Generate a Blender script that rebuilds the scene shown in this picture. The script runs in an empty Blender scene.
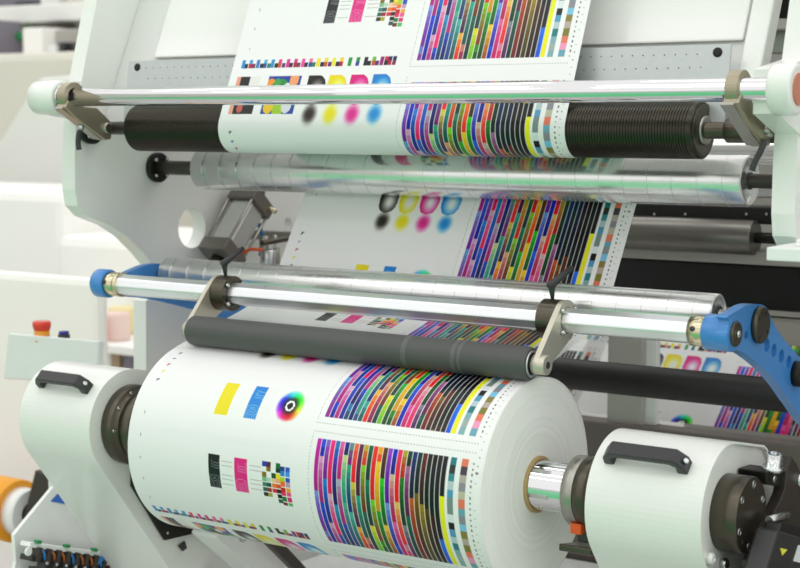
import bpy, math, random
import numpy as np
from mathutils import Vector, Matrix
from mathutils.geometry import tessellate_polygon
random.seed(4)
col = bpy.context.scene.collection
pi = math.pi
FL = -0.80          # floor level below the winding axis

# ------------------------------------------------------------ camera model (axis of the roll = X, centre of its end = origin)
f = 1600.0
v = np.array([-2327.0, 164.0, -f]); v /= np.linalg.norm(v)
Xc = -v; Zc = np.array([0, Xc[2], -Xc[1]]); Zc /= np.linalg.norm(Zc)
if Zc[1] < 0: Zc = -Zc
Yc = np.cross(Zc, Xc)
CR = np.array([Xc, Yc, Zc])
CP = -CR @ (np.array([137/f, -200/f, -1]) * 2.672)
def ray(px, py): return CR @ np.array([(px-400)/f, -(py-284)/f, -1])
def AX(px, py, X):
    d = ray(px, py); p = CP + d*(X-CP[0])/d[0]; return tuple(p)
def AY(px, py, Y):
    d = ray(px, py); p = CP + d*(Y-CP[1])/d[1]; return tuple(p)
def AZ(px, py, Z):
    d = ray(px, py); p = CP + d*(Z-CP[2])/d[2]; return tuple(p)
def YZ(px, py, X): return AX(px, py, X)[1:]

# ------------------------------------------------------------ materials
def lin(c): return tuple(((x/12.92) if x <= .04045 else ((x+.055)/1.055)**2.4) for x in c)
def hexc(h): h = h.lstrip('#'); return lin(tuple(int(h[i:i+2], 16)/255 for i in (0, 2, 4)))
MATS = {}
def mat(name, color, rough=.5, metal=0., coat=0., emit=0., noise=0., nscale=20., bump=0., bscale=60., brush=None, alpha=None, trans=0.):
    if name in MATS: return MATS[name]
    m = bpy.data.materials.new(name); m.use_nodes = True
    nt = m.node_tree; b = nt.nodes['Principled BSDF']
    c = hexc(color) if isinstance(color, str) else color
    b.inputs['Base Color'].default_value = (*c, 1)
    b.inputs['Roughness'].default_value = rough
    b.inputs['Metallic'].default_value = metal
    b.inputs['Coat Weight'].default_value = coat
    b.inputs['Coat Roughness'].default_value = .08
    b.inputs['Transmission Weight'].default_value = trans
    if emit:
        b.inputs['Emission Color'].default_value = (*c, 1); b.inputs['Emission Strength'].default_value = emit
    tc = nt.nodes.new('ShaderNodeTexCoord')
    if noise:
        n = nt.nodes.new('ShaderNodeTexNoise'); n.inputs['Scale'].default_value = nscale; n.inputs['Detail'].default_value = 4
        nt.links.new(tc.outputs['Object'], n.inputs['Vector'])
        mx = nt.nodes.new('ShaderNodeMix'); mx.data_type = 'RGBA'
        mx.inputs['A'].default_value = (*[x*(1-noise) for x in c], 1); mx.inputs['B'].default_value = (*[min(1, x*(1+noise)) for x in c], 1)
        nt.links.new(n.outputs['Fac'], mx.inputs['Factor']); nt.links.new(mx.outputs['Result'], b.inputs['Base Color'])
        mr = nt.nodes.new('ShaderNodeMapRange'); mr.inputs['To Min'].default_value = max(0, rough-.06); mr.inputs['To Max'].default_value = min(1, rough+.06)
        nt.links.new(n.outputs['Fac'], mr.inputs['Value']); nt.links.new(mr.outputs['Result'], b.inputs['Roughness'])
    if bump:
        n2 = nt.nodes.new('ShaderNodeTexNoise'); n2.inputs['Scale'].default_value = bscale; n2.inputs['Detail'].default_value = 3
        mp = nt.nodes.new('ShaderNodeMapping')
        if brush: mp.inputs['Scale'].default_value = brush
        nt.links.new(tc.outputs['Object'], mp.inputs['Vector']); nt.links.new(mp.outputs['Vector'], n2.inputs['Vector'])
        bp = nt.nodes.new('ShaderNodeBump'); bp.inputs['Strength'].default_value = bump; bp.inputs['Distance'].default_value = .002
        nt.links.new(n2.outputs['Fac'], bp.inputs['Height']); nt.links.new(bp.outputs['Normal'], b.inputs['Normal'])
    MATS[name] = m
    return m
white = mat('machine_white_paint', '#ECEDE9', .3, coat=.45)
grayp = mat('machine_grey_green_paint', '#DDDFDB', .4)
cream = mat('cabinet_cream_paint', '#F9F8F4', .5)
beige = mat('beige_paint', '#DDDACE', .55)
alu = mat('polished_aluminium', '#F4F4F4', .22, .85, noise=.02, nscale=40, bump=.03, bscale=8, brush=(60, 1, 1))
alu2 = mat('satin_aluminium', '#D3D4D6', .28, 1., noise=.03, nscale=30)
chrome = mat('chrome', '#E6E6E8', .06, 1.)
steel = mat('machined_steel', '#A9A79F', .32, 1., noise=.05, nscale=50)
nick = mat('nickel_plated_bracket', '#CFC8B8', .36, .65, noise=.06, nscale=60)
bronze = mat('bronze_clamp', '#A79D88', .35, .7, noise=.08, nscale=50)
brass = mat('brass', '#D9CFAE', .25, 1., noise=.04)
darkm = mat('burnished_dark_steel', '#5B554B', .30, .85, noise=.08, nscale=40)
groovem = mat('black_grooved_steel', '#423F37', .3, .9, noise=.06, nscale=30)
blackm = mat('black_oxide_steel', '#25231F', .42, .5, noise=.1, nscale=30)
blackp = mat('black_plastic', '#2E2E2F', .38, noise=.05)
rubber = mat('grey_rubber', '#4F4F4F', .55, noise=.07, nscale=18, bump=.05, bscale=200)
blue = mat('blue_paint', '#3D86CF', .32, coat=.3, noise=.03, nscale=12)
sheet = mat('perforated_sheet_steel', '#C6CACB', .36, .4, noise=.05, nscale=80)
card = mat('core_cardboard', '#B79A6B', .8, noise=.08, nscale=60)
darkb = mat('dark_brown_steel', '#4A443F', .38, .6, noise=.06, nscale=15)
blackb = mat('black_enamel', '#121113', .4, noise=.1, nscale=10)
brownp = mat('brown_grey_paint', '#6A625C', .5, noise=.05, nscale=4)
greyp = mat('light_grey_paint', '#ABA8A2', .45, noise=.04, nscale=6)
purple = mat('purple_grey_plastic', '#85808C', .5)
orange = mat('orange_plastic', '#E85A20', .35)
red = mat('red_plastic', '#DC3318', .3, coat=.3)
yellowp = mat('yellow_plastic', '#F0A030', .35)
navy = mat('blue_plastic', '#2A2A90', .35)
orange_roll = mat('orange_yellow_film', '#F5A51E', .35, noise=.04)
hoseb = mat('blue_hose', '#2E7FC4', .3)
hoseo = mat('orange_hose', '#D85A2A', .35)
tray = mat('white_sheet_metal', '#EEF0EE', .4, noise=.01)
screwm = mat('screw_zinc', '#C9CCCC', .2, 1.)
green = mat('green_rubber', '#1D8A4A', .5)
copper = mat('copper_wire', '#B86A3A', .35, .6)
sticker_y = mat('yellow_sticker', '#E6E04A', .5)
sticker_w = mat('pale_label', '#D8DCE0', .5)
pinkp = mat('pink_paper', '#E8CFC6', .6)
acryl = mat('frosted_panel', '#F1F2F1', .3, coat=.3)

# ------------------------------------------------------------ mesh builder
class MB:
    def __init__(s): s.v = []; s.f = []; s.smooth = []; s.mi = []
    def add(s, vs, fs, sm=True, mi=0):
        o = len(s.v); s.v += [tuple(map(float, p)) for p in vs]
        for q in fs: s.f.append(tuple(o+i for i in q)); s.smooth.append(sm); s.mi.append(mi)
        return s
    def lathe(s, prof, c=(0, 0, 0), ax=(1, 0, 0), seg=48, cap=True, mi=0, sm=True, phase=0.):
        """prof: list of (distance along axis, radius)"""
        a = Vector(ax).normalized(); u = a.orthogonal().normalized()
        if abs(a.x) > .99: u = Vector((0, 1, 0))
        w = a.cross(u); c = Vector(c); vs = []
        for (t, r) in prof:
            for k in range(seg):
                an = 2*pi*k/seg+phase
                vs.append(c+a*t+u*(r*math.cos(an))+w*(r*math.sin(an)))
        fs = [(i*seg+k, i*seg+(k+1) % seg, (i+1)*seg+(k+1) % seg, (i+1)*seg+k) for i in range(len(prof)-1) for k in range(seg)]
        s.add(vs, fs, sm, mi)
        if cap:
            o = len(s.v)-len(vs); n = len(prof)-1
            s.f.append(tuple(o+k for k in range(seg))[::-1]); s.smooth.append(False); s.mi.append(mi)
            s.f.append(tuple(o+n*seg+k for k in range(seg))); s.smooth.append(False); s.mi.append(mi)
        return s
    def cx(s, x0, x1, r, y, z, seg=48, bev=.0015, **k):
        b = min(bev, r*.4, abs(x1-x0)*.3)
        return s.lathe([(x0, r-b), (x0+b, r), (x1-b, r), (x1, r-b)], (0, y, z), (1, 0, 0), seg, **k)
    def rod(s, p0, p1, r, seg=20, r2=None, **k):
        p0 = Vector(p0); p1 = Vector(p1); d = p1-p0; L = d.length
        r2 = r if r2 is None else r2
        b = min(r*.2, L*.2)
        return s.lathe([(0, r-b), (b, r), (L-b, r2), (L, r2-b)], p0, d, seg, **k)
    def path(s, pts, r, seg=10):
        """round tube along a smooth polyline"""
        P = [Vector(p) for p in pts]
        Q = []
        for i in range(len(P)-1):
            p0 = P[max(i-1, 0)]; p1 = P[i]; p2 = P[i+1]; p3 = P[min(i+2, len(P)-1)]
            for k in range(6):
                t = k/6
                Q.append(.5*((2*p1)+(p2-p0)*t+(2*p0-5*p1+4*p2-p3)*t*t+(3*p1-p0-3*p2+p3)*t**3))
        Q.append(P[-1]); vs = []; prev = None
        for i, q in enumerate(Q):
            t = (Q[min(i+1, len(Q)-1)]-Q[max(i-1, 0)]).normalized()
            u = t.orthogonal().normalized() if prev is None else (prev-t*prev.dot(t)).normalized()
            prev = u; w = t.cross(u)
            vs += [q+(u*math.cos(2*pi*k/seg)+w*math.sin(2*pi*k/seg))*r for k in range(seg)]
        fs = [(i*seg+k, i*seg+(k+1) % seg, (i+1)*seg+(k+1) % seg, (i+1)*seg+k) for i in range(len(Q)-1) for k in range(seg)]
        fs += [tuple(range(seg))[::-1], tuple((len(Q)-1)*seg+k for k in range(seg))]
        return s.add(vs, fs)
    def box(s, lo, hi, M=None, mi=0):
        (a, b, c), (d, e, g) = lo, hi
        vs = [(a, b, c), (d, b, c), (d, e, c), (a, e, c), (a, b, g), (d, b, g), (d, e, g), (a, e, g)]
        if M is not None: vs = [M @ Vector(p) for p in vs]
        return s.add(vs, [(0, 3, 2, 1), (4, 5, 6, 7), (0, 1, 5, 4), (1, 2, 6, 5), (2, 3, 7, 6), (3, 0, 4, 7)], False, mi)
    def prism(s, pts, t0, t1, axis='x', holes=(), mi=0, M=None):
        """extrude a polygon. axis x: pts=(y,z); axis y: pts=(x,z); axis z: pts=(x,y)"""
        loops = [list(pts)]+[list(h) for h in holes]
        def P(q, t):
            p = {'x': (t, q[0], q[1]), 'y': (q[0], t, q[1]), 'z': (q[0], q[1], t)}[axis]
            return tuple(M @ Vector(p)) if M is not None else p
        flat = [q for l in loops for q in l]; n = len(flat)
        tris = tessellate_polygon([[Vector((q[0], q[1], 0)) for q in l] for l in loops])
        vs = [P(q, t0) for q in flat]+[P(q, t1) for q in flat]
        fs = [tuple(t) for t in tris]+[tuple(i+n for i in t)[::-1] for t in tris]
        o = 0
        for l in loops:
            m = len(l); fs += [(o+i, o+(i+1) % m, n+o+(i+1) % m, n+o+i) for i in range(m)]; o += m
        return s.add(vs, fs, False, mi)
    def build(s, name, m, parent=None, bevel=0, loc=None, autosm=True):
        if parent is not None:
            base = Vector(parent['_o'])
        else:
            A = np.array(s.v); base = Vector(((A[:, 0].min()+A[:, 0].max())/2, (A[:, 1].min()+A[:, 1].max())/2, A[:, 2].min()))
        me = bpy.data.meshes.new(name)
        me.from_pydata([tuple(Vector(p)-base) for p in s.v], [], s.f)
        ms = m if isinstance(m, (list, tuple)) else [m]
        for q in ms: me.materials.append(q)
        me.polygons.foreach_set('use_smooth', s.smooth)
        me.polygons.foreach_set('material_index', s.mi)
        import bmesh
        bm = bmesh.new(); bm.from_mesh(me); bmesh.ops.recalc_face_normals(bm, faces=bm.faces); bm.to_mesh(me); bm.free()
        me.update()
        o = bpy.data.objects.new(name, me); col.objects.link(o)
        o['_o'] = tuple(base)
        if parent is not None: o.parent = parent
        else: o.location = base
        if bevel:
            b = o.modifiers.new('bevel', 'BEVEL'); b.width = bevel; b.segments = 2; b.limit_method = 'ANGLE'; b.angle_limit = math.radians(40)
        return o
def thing(name, label, cat, loc, group=None):
    o = bpy.data.objects.new(name, None); col.objects.link(o); o.empty_display_size = .05
    o.location = loc; o['_o'] = tuple(loc); o['label'] = label; o['category'] = cat
    if group: o['group'] = group
    return o
def tag(o, label, cat, group=None, kind=None):
    o['label'] = label; o['category'] = cat
    if group: o['group'] = group
    if kind: o['kind'] = kind
    return o
def arc(cy, cz, r, a0, a1, n=16): return [(cy+r*math.cos(math.radians(a0+(a1-a0)*i/n)), cz+r*math.sin(math.radians(a0+(a1-a0)*i/n))) for i in range(n+1)]
def circ(cy, cz, r, n=32): return [(cy+r*math.cos(2*pi*i/n), cz+r*math.sin(2*pi*i/n)) for i in range(n)]
def screws(parent, pts, r=.004, h=.006, ax=(1, 0, 0), m=None, name='screw'):
    for p in pts:
        b = MB(); a = Vector(ax).normalized(); p = Vector(p)
        b.lathe([(0, r*.9), (0, r), (h*.8, r), (h, r*.85), (h, r*.5), (h*.6, r*.45)], p, ax, 14)
        b.build(name, m or screwm, parent)
def smooth_poly(pts, n=6):
    """Catmull-Rom through a closed list of 2-D points"""
    out = []; N = len(pts)
    for i in range(N):
        p = [np.array(pts[(i+k-1) % N]) for k in range(4)]
        for k in range(n):
            t = k/n
            out.append(tuple(.5*((2*p[1])+(p[2]-p[0])*t+(2*p[0]-5*p[1]+4*p[2]-p[3])*t*t+(-p[0]+3*p[1]-3*p[2]+p[3])*t**3)))
    return out

# ------------------------------------------------------------ the printed design: colour as a function of (u across, d along)
PER = .484
RES = .0014
NU, ND = int(.75/RES)+1, int(PER/RES)+1
U, D = np.meshgrid(np.linspace(0, .75, NU), np.arange(ND)*PER/ND, indexing='ij')
PRN = np.ones((NU, ND, 3))*np.array([.955, .958, .952])
def H(h): h = h.lstrip('#'); return np.array([int(h[i:i+2], 16)/255 for i in (0, 2, 4)])
def dd(d0):  # signed wrapped distance along
    return (D-d0+PER/2) % PER-PER/2
def rect(u0, u1, d0, L, c, a=1.):
    m = (U >= u0) & (U < u1) & (((D-d0) % PER) < L)
    PRN[m] = PRN[m]*(1-a)+H(c)*a if isinstance(c, str) else PRN[m]*(1-a)+np.array(c)*a
    return m
# colour columns: per column (offset, [(light, full), ...])
COLS = [
 (.14, [('#D040C0', '#B01090'), ('#A9CBF2', '#8A2AA0'), ('#86CDEB', '#A33C9A')]),
 (.44, [('#5A8FEA', '#10209A'), ('#F6DCEA', '#A81F86'), ('#2F63D0', '#1B2890')]),
 (.25, [('#B79ADB', '#8A2296'), ('#3FA5E0', '#1A2A86'), ('#F3E3EC', '#B73C8C')]),
 (.13, [('#F45FA5', '#D3126F'), ('#F8E3EF', '#E0307F'), ('#4A86DA', '#232F8E')]),
 (.44, [('#3AA3C4', '#2B62B8'), ('#7A4FC0', '#241A60'), ('#47B0D0', '#14406A')]),
 (.27, [('#EFA4CF', '#C12B82'), ('#CDE4E0', '#B82A86'), ('#3C70C8', '#101E5C')]),
 (.48, [('#1C3EA8', '#0E1C58'), ('#F4F0B8', '#2C9C90'), ('#7AC9A8', '#3A4F90')]),
 (.40, [('#7FD0AC', '#8B2580'), ('#4BBF98', '#27407C'), ('#7AD0C8', '#145C58')]),
 (.26, [('#F3A070', '#E22344'), ('#F6F074', '#49235A'), ('#F0E060', '#D03A2A')]),
 (.15, [('#7C4468', '#54204A'), ('#2BB6A4', '#1A5C58'), ('#F6D7A0', '#8A2060')]),
 (.42, [('#C3DC3C', '#CC4128'), ('#9BE038', '#7B3A22'), ('#257565', '#103A34')]),
 (.30, [('#2C7A5E', '#143E38'), ('#3A9278', '#0D3F3A'), ('#F3DF30', '#7AB820')]),
 (.14, [('#E2542C', '#C62A1C'), ('#8EDC28', '#8C4422'), ('#3DB832', '#154A28')]),
 (.46, [('#FBE800', '#F0481E'), ('#FAD814', '#C8A010'), ('#2EA82C', '#0F4420')]),
 (.33, [('#7A5024', '#3E2A14'), ('#27C824', '#0E5A2C'), ('#F8E418', '#9A5A1E')]),
 (.13, [('#B878DC', '#6E1CA0'), ('#A2CCF2', '#4A3AA6'), ('#3A86DC', '#14249A')]),
 (.38, [('#1F48D0', '#152A78'), ('#F2EDC8', '#B01C66'), ('#EFA4CF', '#C01C76')]),
 (.15, [('#F2608C', '#DE2038'), ('#F3EC98', '#DA3040'), ('#E8E7D8', '#D8307A')]),
 (.36, [('#BFD462', '#B02A20'), ('#2C8A34', '#0C3A20'), ('#A9B4B2', '#5A2464')]),
 (.46, [('#1E6038', '#0A2418'), ('#C8A0C0', '#681858'), ('#207C6C', '#0A3630')]),
 (.62, [('#22508E', '#0C162C'), ('#C87C28', '#702018'), ('#CFC020', '#6C6A18')]),
 (.66, [('#1C4C50', '#0A1418'), ('#8C7822', '#401614'), ('#5A2A50', '#1A0E20')]),
 (.58, [('#24406A', '#0A1428'), ('#7A3A1C', '#2A1210'), ('#B09820', '#4A4412')]),
 (.55, [('#40203C', '#0E0A10'), ('#142C20', '#0A100C'), ('#66501E', '#28100E')]),
 (.50, [('#2A2016', '#0A0808'), ('#101828', '#08090E'), ('#481818', '#120A0A')]),
 (.72, [('#2A2A30', '#060608'), ('#1C8AE0', '#1670CC')]),
 (.33, [('#20202A', '#0A0A0C'), ('#F8EE18', '#F2E60E')]),
]
def block(d0, L, flip):
    n = len(COLS); du = .75/(NU-1); w = 7*du; ub = round(.4178/du)*du+du*.7
    for i, (o, segs) in enumerate(COLS):
        u0 = ub+i*w
        cuts = [0, o] + ([min(1, o+.41)] if len(segs) > 2 else []) + [1.]
        cuts = sorted(set(cuts))
        if flip and i < 25: cuts = [0]+[1-c for c in cuts[1:-1]][::-1]+[1.]
        for k in range(len(cuts)-1):
            a, b = cuts[k], cuts[k+1]
            ca, cb = [H(x) for x in segs[k % len(segs)]]
            steps = max(1, round((b-a)*L/.0125))
            for q in range(steps):
                t = (q+.5)/steps
                t = t**.75
                cc = ca*(1-t)+cb*t; g_m = cc.mean(); cc = np.clip((g_m+(cc-g_m)*1.45)*.9, 0.01, 1)
                rect(u0, u0+du*6, (d0+(a+(b-a)*q/steps)*L) % PER, (b-a)*L/steps, cc); rect(u0+du*6, u0+du*7, (d0+(a+(b-a)*q/steps)*L) % PER, (b-a)*L/steps, cc, .15)
    rr = random.Random(int(d0*1000))
    S1 = ['#2B8C92', '#DDE6E8', '#8FB8BC', '#BFD2D4', '#3F9AA0', '#A9B8B4', '#8A9C98', '#3A4444', '#1F1F22', '#5EA8C8']
    S2 = ['#E98A6E', '#C2B4AC', '#BDB6AE', '#9A9AA2', '#B83A8C', '#C8C4B0', '#7AB0C0', '#5A4E5A', '#8E8A3C', '#9A8C48', '#8CCBE8', '#F0A8C8']
    for (uu, S) in ((.687, S1), (.709, S2)):
        n_ = 15
        for q in range(n_):
            rect(uu, uu+.0125, (d0+L*q/n_) % PER, L/n_, S[(q*7+q//3) % len(S)] if q % 3 else S[q % len(S)])
    # faint dotted frame
    for (a, b, c_, e) in ((.405, .732, d0-.012, .0012), (.405, .732, d0+L+.011, .0012)):
        m = (U >= a) & (U < b) & (((D-c_) % PER) < e) & ((U*180) % 1 < .5); PRN[m] = .72
    m = (np.abs(U-.407) < .0007) & (((D-d0+.012) % PER) < L+.02) & ((D*180) % 1 < .5); PRN[m] = .75
    m = (np.abs(U-.731) < .0009) & (((D-d0) % PER) < L) & ((D*110) % 1 < .35); PRN[m] = .45
block(.455, .203, False)
block(.213, .199, True)
for q in range(26):   # short dash row at the head of the upper block
    pass
# yellow and blue patches, black and magenta patches
def patch(u0, u1, d0, L, c, lines=True):
    skew = 0
    m = rect(u0, u1, d0, L, c)
    if lines:
        t = ((D-d0) % PER)/L; s_ = (U-u0)/(u1-u0)
        lm = m & (t > .12) & (t < .42) & (s_ > .25) & (((t*15-s_*.6) % 1) < .34)
        rr_ = np.hypot((s_-.5)*.9, (t-.98)*2.0)
        am = m & (t > .55) & (rr_ < .85) & ((rr_*8 % 1) < .30)
        PRN[lm | am] = PRN[lm | am]*.55+.45*np.array([.95, .95, .95])
patch(.178, .2085, .131, .066, '#F6E116', False)
patch(.2455, .2745, .131, .066, '#1F93DE')
patch(.181, .2085, .268, .061, '#23262A')
patch(.2415, .271, .268, .062, '#E62C92')
# ghosted grey text patches
for (u0, u1, d0, L, a) in ((.215, .236, .14, .05, .04), (.28, .30, .13, .055, .05), (.36, .40, .10, .05, .035), (.06, .36, .232, .012, .05), (.03, .3, .052, .01, .04),
                           (.213, .235, .275, .05, .04), (.278, .298, .275, .05, .04)):
    rect(u0, u1, d0, L, '#707880', a)
for k in range(6):
    rect(.212, .237, .276+k*.0085, .0012, '#9AA0A4', .5); rect(.277, .303, .276+k*.0085, .0012, '#B090A0', .5); rect(.276, .296, .14+k*.007, .001, '#90A8B8', .5)
# staggered swatch grid
g_ = ['#2B50B8', '#6A2A50', None, '#1E7A40', '#2E4EA0', '#2B6AD0', None, '#9A7A20', None, '#16402A', '#3A90D8', '#45A0E8',
      '#9A7A20', None, '#1E5A3A', '#F0E030', '#B8D820', '#2B62C8', '#8CC0A0', '#BFD8C8', '#E8D0B0', '#F2B880', '#F08030', '#C8A8C8',
      '#4E8C80', '#305E58', '#F08838', '#E8603A', '#D0202C', '#F0B030', '#3E7066', '#A83038', '#E03040', '#40202A', '#E83C70', '#F060A0',
      '#20302C', '#B8B040', None, '#181A1C', '#1D8A3C', '#E02C84', None, None, None, '#2A6A5A', '#8A2020', '#50C070']
for k, c in enumerate(g_):
    r_, c_ = divmod(k, 6)
    if c: rect(.305+c_*.0103, .305+c_*.0103+.0095, .266+r_*.0092+(.004 if c_ > 3 else 0), .0082, c)
# small squares row
sq = ['#2B9AD8', '#3AA8E0', '#2E8CC8', '#58B8D8', '#30A0D0', '#E82A90', '#E040A0', '#D83098', '#E860A8', '#F080B0', '#F0E020', '#F2DC18', '#F6E640', '#F0D020', '#F08830']
sb = ['#2A8A50', '#20284A', '#C86838', '#8A3A68', '#E8D820', '#18202A', '#3058A0', '#70208A', '#28A048', '#1A1A1C', '#C02048', '#208878']
n = 40
for q in range(n):
    if 28 < q < 30 or q == 27 or q == 31: continue
    u0 = .006+q*.0092
    c = sq[min(len(sq)-1, int(q*.5))] if q < 28 else ['#20A048', '#F0A090', '#202028', '#50B0C8', '#80C030', '#90C8B0', '#A02080', '#D02050', '#3A2070', '#1C1C60'][q-30 if q >= 30 else 0]
    if q % 2 == 0 or q > 36: rect(u0, u0+.0084, .402, .0095, c)
    rect(u0, u0+.0084, .411, .0078, c if q % 4 == 0 else sb[(q*5) % len(sb)])
# D-shaped vignettes and soft dots
def dshape(uc, c, w=.0445, d0=.437, L=.060):
    x = (U-uc)/(w/2); y = (dd(d0+L/2))/(L/2)
    rr_ = np.where((x < 0) & (y < 0), np.maximum(abs(x), abs(y)), (abs(x)**2.3+abs(y)**2.3)**(1/2.3))
    m = rr_ < 1
    t = np.clip(np.hypot(x-.1, y-.15)/1.0, 0, 1)**1.5
    cc = (1-t)[..., None]*np.array([1., 1., 1.])+t[..., None]*H(c)
    PRN[m] = cc[m]
def dot(uc, c, d0=.032, s=.0115):
    g = np.exp(-((U-uc)**2+(dd(d0)*.85)**2)**1.5/(2*s**3))[..., None]*1.0
    PRN[:] = PRN*(1-g)+H(c)*g
for uc, c, c2 in ((.203, '#1E1812', '#2A2018'), (.2515, '#F2DE10', '#F4E21A'), (.302, '#E0158A', '#E8309A'), (.3525, '#1A90D8', '#2A9AE0')):
    dshape(uc, c); dot(uc, c2)
# pictures: a dark one with a light figure, and a colourful fruit-like one
PRN0 = PRN.copy()
m1 = rect(.004, .064, .437, .078, '#16181C')
x = (U-.004)/.06; y = ((D-.437) % PER)/.078
PRN[m1 & (x < .16)] = H('#E8A088')
PRN[m1 & (x > .55) & (np.hypot(x-.95, (y-.15)) < .5)] = H('#E9E6E4')
PRN[m1 & (np.hypot(x-.72, (y-.55)*1.3) < .2)] = H('#D8B8B0')
PRN[m1 & (np.hypot(x-.42, (y-.85)) < .12)] = H('#C85A50')
m2 = rect(.084, .163, .437, .078, '#1B3F9E')
x = (U-.084)/.079; y = ((D-.437) % PER)/.078
for (cx_, cy_, r_, c) in ((.1, .22, .13, '#F09030'), (.8, .10, .14, '#F2A068'), (.4, .5, .34, '#2A8A40'), (.45, .5, .22, '#101820'), (.9, .6, .14, '#58B030'), (.2, .8, .16, '#E8C020'),
                         (.5, .92, .16, '#A0C828'), (.75, .8, .15, '#D8D8E0'), (.62, .3, .1, '#D8E8F0'), (.3, .18, .1, '#38A048'), (.08, .6, .1, '#3068D0')):
    PRN[m2 & (np.hypot(x-cx_, (y-cy_)*.8) < r_)] = H(c)
PICM = m1 | m2; PICC = PRN[PICM].copy(); PRN = PRN0
# colour wheel
x = U-.338; y = dd(.163)*.95
r_ = np.hypot(x, y); th = (np.arctan2(y, x)/(2*pi)) % 1
import colorsys
hue = (.22-th) % 1
hh = hue*6; ii = np.floor(hh).astype(int) % 6; ff = hh-np.floor(hh)
tabs = np.stack([np.stack([np.ones_like(ff), ff, 0*ff], -1), np.stack([1-ff, 1+0*ff, 0*ff], -1), np.stack([0*ff, 1+0*ff, ff], -1), np.stack([0*ff, 1-ff, 1+0*ff], -1), np.stack([ff, 0*ff, 1+0*ff], -1), np.stack([1+0*ff, 0*ff, 1-ff], -1)])
hc = np.take_along_axis(tabs, ii[None, ..., None], 0)[0]*.88+.03
R0 = .0305
sat = np.clip((R0-r_)/.010, 0, 1); drk = np.clip((r_-.008)/.012, .0, 1)
wc = (hc*drk[..., None])*sat[..., None]+np.array([.96, .96, .96])*(1-sat[..., None])
m = r_ < R0; PRN[m] = wc[m]
PRN[(r_ < .0115)] = .06; PRN[(r_ < .0098)] = .97; PRN[(r_ < .0062)] = .04
# registration triangles down the left margin, tick marks down the right
for d0, c in ((.069, '#20242A'), (.088, '#2070C0'), (.107, '#C02040'), (.125, '#E8E030'), (.144, '#301890')):
    t = dd(d0)
    PRN[(U > .0115) & (U < .0195) & (abs(t) < .0038) & ((U-.0115)/.008 < .5-t/.0076)] = H(c)
PRN[(np.abs(U-.016) < .0006) & (((D*24) % 1) < .12) & (D > .2)] = .3
PRN[(U > .7375) & (U < .7405) & ((D*72) % 1 < .12)] = .72
PRN[(U > .736) & (U < .742) & (((D+.01) % .242) < .003)] = .5
# small coloured crosses row ahead of the upper block
PRN = np.clip(PRN, 0, 1)
PRN = np.clip(PRN, 0, .94)
PRN = np.where((PRN.min(-1) > .85)[..., None], PRN, PRN**1.22)
def lin_(a): return np.where(a <= .04045, a/12.92, ((a+.055)/1.055)**2.4)
PRL = lin_(PRN); PRP = PRL.copy(); PRP[PICM] = lin_(PICC)
def design(u, d):
    iu = np.clip(np.rint(u/.75*(NU-1)).astype(int), 0, NU-1); idd = np.rint((d % PER)/PER*ND).astype(int) % ND
    A_ = PRL[iu][:, idd]; k_ = (d > .40) & (d < .53); A_[:, k_] = PRP[iu][:, idd[k_]]; return A_

pm = bpy.data.materials.new('printed_coated_paper'); pm.use_nodes = True
nt = pm.node_tree; b = nt.nodes['Principled BSDF']
at = nt.nodes.new('ShaderNodeAttribute'); at.attribute_name = 'ink'
geo = nt.nodes.new('ShaderNodeNewGeometry'); mx = nt.nodes.new('ShaderNodeMix'); mx.data_type = 'RGBA'
mx.inputs['B'].default_value = (.84, .85, .83, 1)
nt.links.new(geo.outputs['Backfacing'], mx.inputs['Factor']); nt.links.new(at.outputs['Color'], mx.inputs['A']); nt.links.new(mx.outputs['Result'], b.inputs['Base Color'])
b.inputs['Roughness'].default_value = .34; b.inputs['Specular IOR Level'].default_value = .3; b.inputs['Coat Weight'].default_value = .08; b.inputs['Coat Roughness'].default_value = .1

def ink_sheet(name, xs, ys, zs, dmap, parent=None, x0=-.75, flipn=False):
    """grid mesh following the profile (ys,zs), width along X, ink from the design; closed = profile order front side out"""
    nu = len(xs); ns = len(ys)
    V = np.empty((nu, ns, 3)); V[..., 0] = xs[:, None]; V[..., 1] = ys[None]; V[..., 2] = zs[None]
    Cc = np.ones((nu, ns, 4)); Cc[..., :3] = design(xs-x0, dmap)
    base = np.array(parent['_o']) if parent is not None else np.array([(xs[0]+xs[-1])/2, ys.mean(), zs.min()])
    me = bpy.data.meshes.new(name)
    nv = nu*ns; me.vertices.add(nv); me.vertices.foreach_set('co', (V-base).reshape(-1).astype(np.float32))
    i, j = np.meshgrid(np.arange(nu-1), np.arange(ns-1), indexing='ij')
    a = (i*ns+j).ravel(); q = np.stack([a, a+1, a+ns+1, a+ns], 1)
    if flipn: q = q[:, ::-1]
    nf = len(q); me.loops.add(nf*4); me.loops.foreach_set('vertex_index', q.ravel().astype(np.int32))
    me.polygons.add(nf); me.polygons.foreach_set('loop_start', np.arange(nf, dtype=np.int32)*4)
    me.update(calc_edges=True)
    me.polygons.foreach_set('use_smooth', np.ones(nf, dtype=bool))
    ca = me.color_attributes.new('ink', 'FLOAT_COLOR', 'POINT'); ca.data.foreach_set('color', Cc.reshape(-1).astype(np.float32))
    me.materials.append(pm)
    o = bpy.data.objects.new(name, me); col.objects.link(o); o['_o'] = tuple(base)
    if parent is not None: o.parent = parent
    else: o.location = base
    return o

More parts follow.
